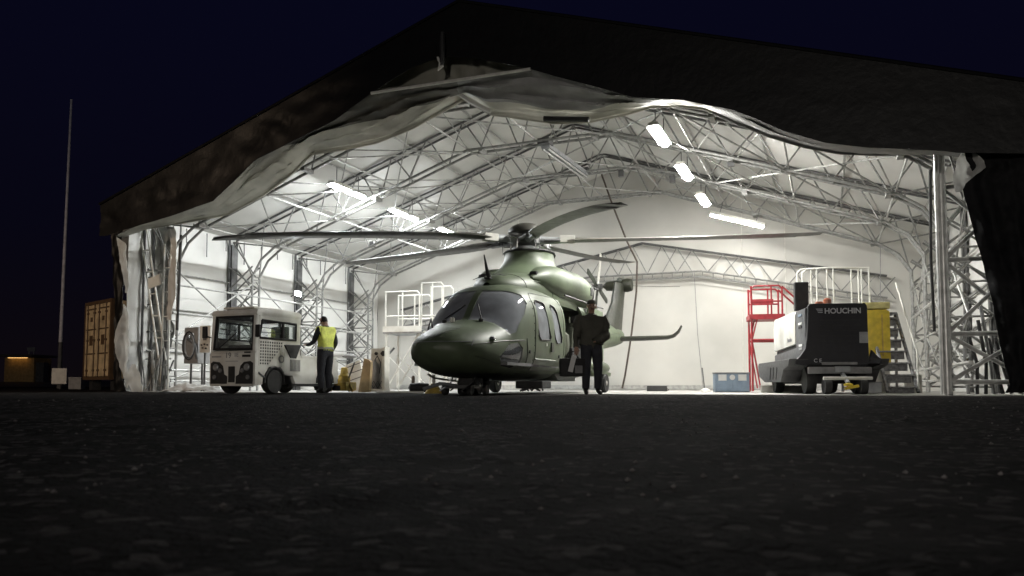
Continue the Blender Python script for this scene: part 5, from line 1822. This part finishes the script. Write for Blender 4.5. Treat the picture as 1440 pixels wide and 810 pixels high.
ph = thing('tow_dolly', 'low grey tow dolly with hoses under the helicopter nose', 'tow dolly', px_ground(655, 15.1), HR)
MB().box((0, 0, .16), (.9, .5, .07), bevel=.02).build('dolly_bed', M_darksteel, ph)
for x in (-.35, .35):
    for y in (-.27, .27):
        MB().lathe([(.05, -.04), (.10, -.04), (.10, .04), (.05, .04)], (x, y, .10), 'Y', 16).build('wheel', M_black, ph, smooth=True)
tube('dolly_arm', [(.4, 0, .18), (.7, -.2, .22), (.95, -.42, .12)], .035, M_midgrey, ph, 7)
for k in range(6):
    p = Vector((random.uniform(-.4, .4), random.uniform(-.3, .3), .2))
    tube('dolly_hose', [p, p + Vector((.1, .1, .14)), p + Vector((.25, .15, .05)), p + Vector((.35, -.05, -.12))], .014, M_black if k % 2 else M_midgrey, ph, 5)
MB().box((-.1, .05, .26), (.35, .3, .14), bevel=.03).build('dolly_saddle', M_black, ph)

yk = thing('yellow_chock', 'yellow jack stand with a white post under the helicopter chin', 'jack stand', px_ground(610, 16.6), 0)
MB().lathe([(.20, 0.01), (.17, .08), (.10, .16), (.06, .22)], (0, 0, 0), 'Z', 14).build('stand_base', M_mustard, yk, smooth=True)
tube('stand_post', [(0, 0, .2), (0, 0, .42)], .035, M_cream, yk, 8)
bt = thing('rubber_boot_cover', 'dark rolled cover lying on a pale board beside the stairs', 'cover', px_ground(590, 18.0), R(10))
MB().lathe([(.02, -.26), (.10, -.22), (.12, 0), (.10, .20), (.03, .26)], (0, 0, .13), 'X', 16).build('cover_roll', M_black, bt, smooth=True)
MB().box((-.45, .1, .03), (1.1, .4, .04)).build('pale_board', M_cream, bt)
cn = thing('small_post', 'short brown post standing between the stairs and the nose', 'post', px_ground(581, 22.0), 0)
MB().lathe([(.05, 0), (.05, .42), (.03, .46)], (0, 0, 0), 'Z', 12).build('post_body', M_brown, cn)
MB().lathe([(.12, 0), (.12, .03), (.04, .05)], (0, 0, 0), 'Z', 12).build('post_foot', M_black, cn)

# clutter by the near corner
hsx = thing('hose_bundle', 'black hoses stacked upright in the near corner behind the front post', 'hoses', hw(3.0, 17.6), 0)
for k in range(7):
    x = -.5 + k * .17
    tube('hose', [(x, 0, .02), (x + .1 * math.sin(k), .1, .6), (x + random.uniform(-.2, .1), .2, random.uniform(1.0, 1.9))], .035, M_black if k % 3 else M_grey, hsx, 7)
bx = thing('small_crate', 'small grey crate standing on the floor by the aluminium steps', 'crate', px_ground(1228, 17.2), R(-10))
MB().box((0, 0, .13), (.28, .26, .24), bevel=.015).build('crate_body', M_midgrey, bx)
MB().box((0, 0, .255), (.30, .28, .025), bevel=.006).build('crate_lid', M_grey, bx)
for k, (x, Y, sx_, sy_, sz_, m_, lb) in enumerate(((1213, 17.6, .26, .25, .25, M_white, 'white bucket-sized box behind the generator drawbar'), (1108, 19.2, 1.3, .3, .16, M_cream, 'long pale low box beneath the generator, near the rear wall'), (1284, 18.6, .34, .3, .42, M_cream, 'cream box beside the foot of the aluminium steps'))):
    t = thing('storage_box', lb, 'box', px_ground(x, Y), R(-15))
    MB().box((0, 0, sz_ / 2), (sx_, sy_, sz_), bevel=.012).build('box_body', m_, t)
    MB().box((0, 0, sz_ + .012), (sx_ + .02, sy_ + .02, .025), bevel=.006).build('box_lid', m_, t)

# ------------------------------------------------------------------ outside, in the dark
mst = thing('tall_mast', 'tall thin pale mast standing alone left of the hangar', 'mast', at(83, HY, 36.0) * Vector((1, 1, 0)).length if False else (at(83, HY, 36.0).x, 36.0, 0), 0)
mst['label'] = 'tall thin pale mast standing alone in the dark beside the shipping container'
tube('mast_pole', [(0, 0, 2.2), (.10, 0, 13.9)], [.085, .05], mat('mast_paint', (.55, .55, .6), .6), mst, 10)
MB().lathe([(.10, 0), (.09, 2.2)], (0, 0, 0), 'Z', 10).build('mast_base', M_darksteel, mst)
sb = thing('sign_box', 'pale square box on a short post at the foot of the mast', 'sign', (at(84, HY, 33.0).x, 33.0, .0), R(8))
MB().box((0, 0, zpx(529, 33)), (.60, .2, .68), bevel=.02).build('sign_panel', M_cream, sb)
tube('sign_post', [(0, .05, 0), (0, .05, .4)], .05, M_darksteel, sb, 6)
sb2 = thing('ground_block', 'small pale block on the ground left of the container', 'block', (at(108, HY, 33.0).x, 33.0, 0), R(4))
MB().box((0, 0, .24), (.52, .4, .48), bevel=.02).build('block_body', M_grey, sb2)
MB().box((0, 0, .50), (.56, .44, .05), bevel=.01).build('block_cap', M_grey, sb2)

ct = thing('shipping_container', 'tan shipping container with locking bars raised on blocks beside the hangar corner', 'container', (at(136, HY, 27.5).x, 27.5, 0), R(-42))
cx = ct
zb0, zt0 = zpx(534, 26.9), zpx(420, 26.9)
# local x = along the door end; y = into the container
mm = MB()
n = 26
pts = []
for k in range(n + 1):
    y = .08 + 5.8 * k / n
    pts.append((1.22 - (.035 if (k % 4) in (1, 2) else 0), y))
mm.box((0, 2.98, (zb0 + zt0) / 2), (2.36, 5.7, zt0 - zb0 - .1))
mm.build('container_body', M_container, ct)
mm = MB()
for sx_ in (-1.2, 1.2):
    mm.box((sx_, .02, (zb0 + zt0) / 2), (.12, .14, zt0 - zb0))
for z in (zb0 + .06, zt0 - .06):
    mm.box((0, .02, z), (2.3, .13, .12))
mm.build('end_frame', M_contdark, ct)
for k in (-1, 1):
    dr = MB().box((k * .58, -.02, (zb0 + zt0) / 2), (1.12, .05, zt0 - zb0 - .26), bevel=.01).build('container_door', M_container, ct)
    for x in (.22, .86):
        tube('locking_bar', [(k * x, -.07, zb0 + .1), (k * x, -.07, zt0 - .1)], .022, M_contdark, dr, 6)
        for f_ in (.12, .5, .85):
            MB().box((k * x, -.06, zb0 + (zt0 - zb0) * f_), (.16, .05, .07)).build('bar_bracket', M_contdark, dr)
    for f_ in (.33, .64, .90):
        MB().box((k * .58, -.05, zb0 + (zt0 - zb0) * f_), (.95, .012, .05)).build('door_rib', M_contdark, dr)
    MB().box((k * .55, -.05, zb0 + (zt0 - zb0) * .5), (.30, .01, .36)).build('door_stencil', M_contdark, dr)
    MB().box((k * .55, -.05, zb0 + (zt0 - zb0) * .77), (.20, .01, .16)).build('door_stencil', M_contdark, dr)
for k in range(18):
    mm = MB().box((1.2, .25 + k * .32, (zb0 + zt0) / 2), (.07, .15, zt0 - zb0 - .3), bevel=.02)
    mm.build('side_rib', M_container, ct)
for x in (-1, 1):
    for y in (.3, 5.4):
        MB().box((x, y, zb0 / 2), (.3, .3, zb0 - .01)).build('block', M_black, ct)

sh = thing('small_shed', 'small shed in the distance, its wall washed by a warm lamp', 'shed', (at(26, HY, 48.0).x, 48.0, 0), 0)
zs0, zs1 = zpx(537, 48), zpx(503, 48)
MB().box((0, .9, (zs1) / 2 + .05), (1.85, 1.8, zs1 - .1)).build('shed_body', M_shedwall, sh)
MB().box((0, .7, zs1 + .12), (2.3, 2.6, .14)).build('shed_roof', M_shedroof, sh)
MB().box((1.2, .4, .8), (.5, .5, 1.6)).build('shed_annex', M_darksteel, sh)
lp = MB().box((0, -.18, zs1 + .02), (1.3, .10, .06)).build('lamp_bar', M_darksteel, sh)
MB().box((0, -.18, zs1 - .02), (1.2, .08, .02)).build('lamp_lens', M_sodium, lp)
MB().box((.35, .6, zs1 + .55), (.5, .1, .25)).build('roof_sign', M_grey, sh)
for x in (.2, .5):
    tube('sign_post', [(x, .6, zs1 + .15), (x, .6, zs1 + .5)], .03, M_grey, sh, 5)

rm = thing('lamp_mast', 'dark mast with a small glint at its head beyond the curtained hangar side', 'mast', (at(1411, HY, 30.0).x, 30.0, 0), 0)
zt_ = zpx(160, 30)
tube('mast_pole', [(0, 0, 0), (0, 0, zt_)], [.07, .04], mat('mast_grey', (.3, .3, .32), .5), rm, 8)
MB().lathe([(.03, zt_), (.08, zt_ + .05), (.08, zt_ + .15), (.02, zt_ + .2)], (0, 0, 0), 'Z', 10).build('mast_head', M_steel, rm, smooth=True)

bk = MB()
bk.grid(lambda i, j: Vector((-70 + i * 3.0, 40 + j * 3, -.15 + (.55 + .25 * noise.noise(Vector((i * .5, j * .4, 2)))) * math.sin(math.pi * j / 9))), 18, 10)
o = bk.build('hill', M_bank, smooth=True)
o['kind'] = 'structure'

# sodium flood light on the yard, out beyond the picture on the container side: it colours the container and the cover
fl = thing('unseen_flood_light', 'yard flood light on a tall pole facing the shipping container', 'lamp', (-24.0, 3.0, 0), 0)
tube('lamp_pole', [(0, 0, 0), (0, 0, 8.0)], [.10, .06], M_darksteel, fl, 8)
MB().box((.15, .25, 8.05), (.5, .35, .16), R(40), bevel=.03).build('lamp_head', M_darksteel, fl)
ld = bpy.data.lights.new('sodium_lamp', 'SPOT')
ld.energy = 4600
ld.color = (1.0, .74, .52)
ld.spot_size = R(62)
ld.spot_blend = .6
ld.shadow_soft_size = .15
lo = bpy.data.objects.new('sodium_lamp', ld)
lo.location = (-23.7, 3.4, 7.85)
tgt = Vector((-13.5, 24.0, 3.6))
lo.rotation_euler = (tgt - lo.location).to_track_quat('-Z', 'Y').to_euler()
COL.objects.link(lo)

fl = thing('unseen_flood_light', 'unseen flood light on a short pole, added to fill the hangar front', 'lamp', (-9.0, -30.0, 0), 0)
tube('lamp_pole', [(0, 0, 0), (0, 0, 5.6)], [.10, .06], M_darksteel, fl, 8)
MB().box((.0, .25, 5.65), (.9, .35, .2), bevel=.03).build('lamp_head', M_darksteel, fl)
ld = bpy.data.lights.new('fill_lamp', 'SPOT')  # unseen lamp added behind the camera to fill the shaded front faces
ld.energy = 10500
ld.color = (1.0, .93, .84)
ld.spot_size = R(75)
ld.spot_blend = .8
ld.shadow_soft_size = .8
lo = bpy.data.objects.new('fill_lamp', ld)
lo.location = (-9.0, -29.6, 5.5)
lo.rotation_euler = (Vector((-1.0, 16.0, 4.5)) - lo.location).to_track_quat('-Z', 'Y').to_euler()
COL.objects.link(lo)

# ------------------------------------------------------------------ camera, sky, render settings
cam = bpy.data.cameras.new('camera')
cam.sensor_width = 36
cam.lens = 36 * F / 1440
cam.shift_y = (CY - 405) / 1440
cam.clip_start = 0.05
cam.clip_end = 2000
cam.dof.use_dof = True
cam.dof.focus_distance = 17.0
cam.dof.aperture_fstop = 5.0
co = bpy.data.objects.new('camera', cam)
co.location = (0, 0, HC)
co.rotation_euler = (math.pi / 2 + PITCH, 0, 0)
COL.objects.link(co)
scene.camera = co

w = bpy.data.worlds.new('World')
scene.world = w
w.use_nodes = True
N, L = w.node_tree.nodes, w.node_tree.links
bg = N['Background']
sky = N.new('ShaderNodeTexSky')
sky.sky_type = 'NISHITA'
sky.sun_disc = False
sky.sun_elevation = R(-6)
sky.sun_rotation = R(200)
tc = N.new('ShaderNodeTexCoord')
sx = N.new('ShaderNodeSeparateXYZ')
L.new(tc.outputs['Generated'], sx.inputs[0])
rp = N.new('ShaderNodeValToRGB')
rp.color_ramp.elements[0].position = 0.0
rp.color_ramp.elements[0].color = (0.0036, 0.0025, 0.0034, 1)
rp.color_ramp.elements[1].position = 0.55
rp.color_ramp.elements[1].color = (0.0021, 0.0023, 0.0105, 1)
e = rp.color_ramp.elements.new(0.18)
e.color = (0.0022, 0.0020, 0.0062, 1)
L.new(sx.outputs[2], rp.inputs[0])
mxw = N.new('ShaderNodeMix')
mxw.data_type = 'RGBA'
mxw.inputs[0].default_value = 0.0
L.new(rp.outputs[0], mxw.inputs[6])
L.new(sky.outputs[0], mxw.inputs[7])
L.new(mxw.outputs[2], bg.inputs[0])
bg.inputs[1].default_value = 1.0

scene.view_settings.view_transform = 'Standard'
scene.view_settings.look = 'None'
scene.view_settings.exposure = 0.0
scene.view_settings.gamma = 1.0
scene.view_settings.use_curve_mapping = False
scene.render.engine = 'CYCLES'
scene.cycles.use_denoising = True
scene.cycles.max_bounces = 8
scene.cycles.diffuse_bounces = 5
scene.cycles.glossy_bounces = 3
scene.cycles.transparent_max_bounces = 12
scene.cycles.sample_clamp_indirect = 4.0
scene.cycles.caustics_reflective = False
scene.cycles.caustics_refractive = False
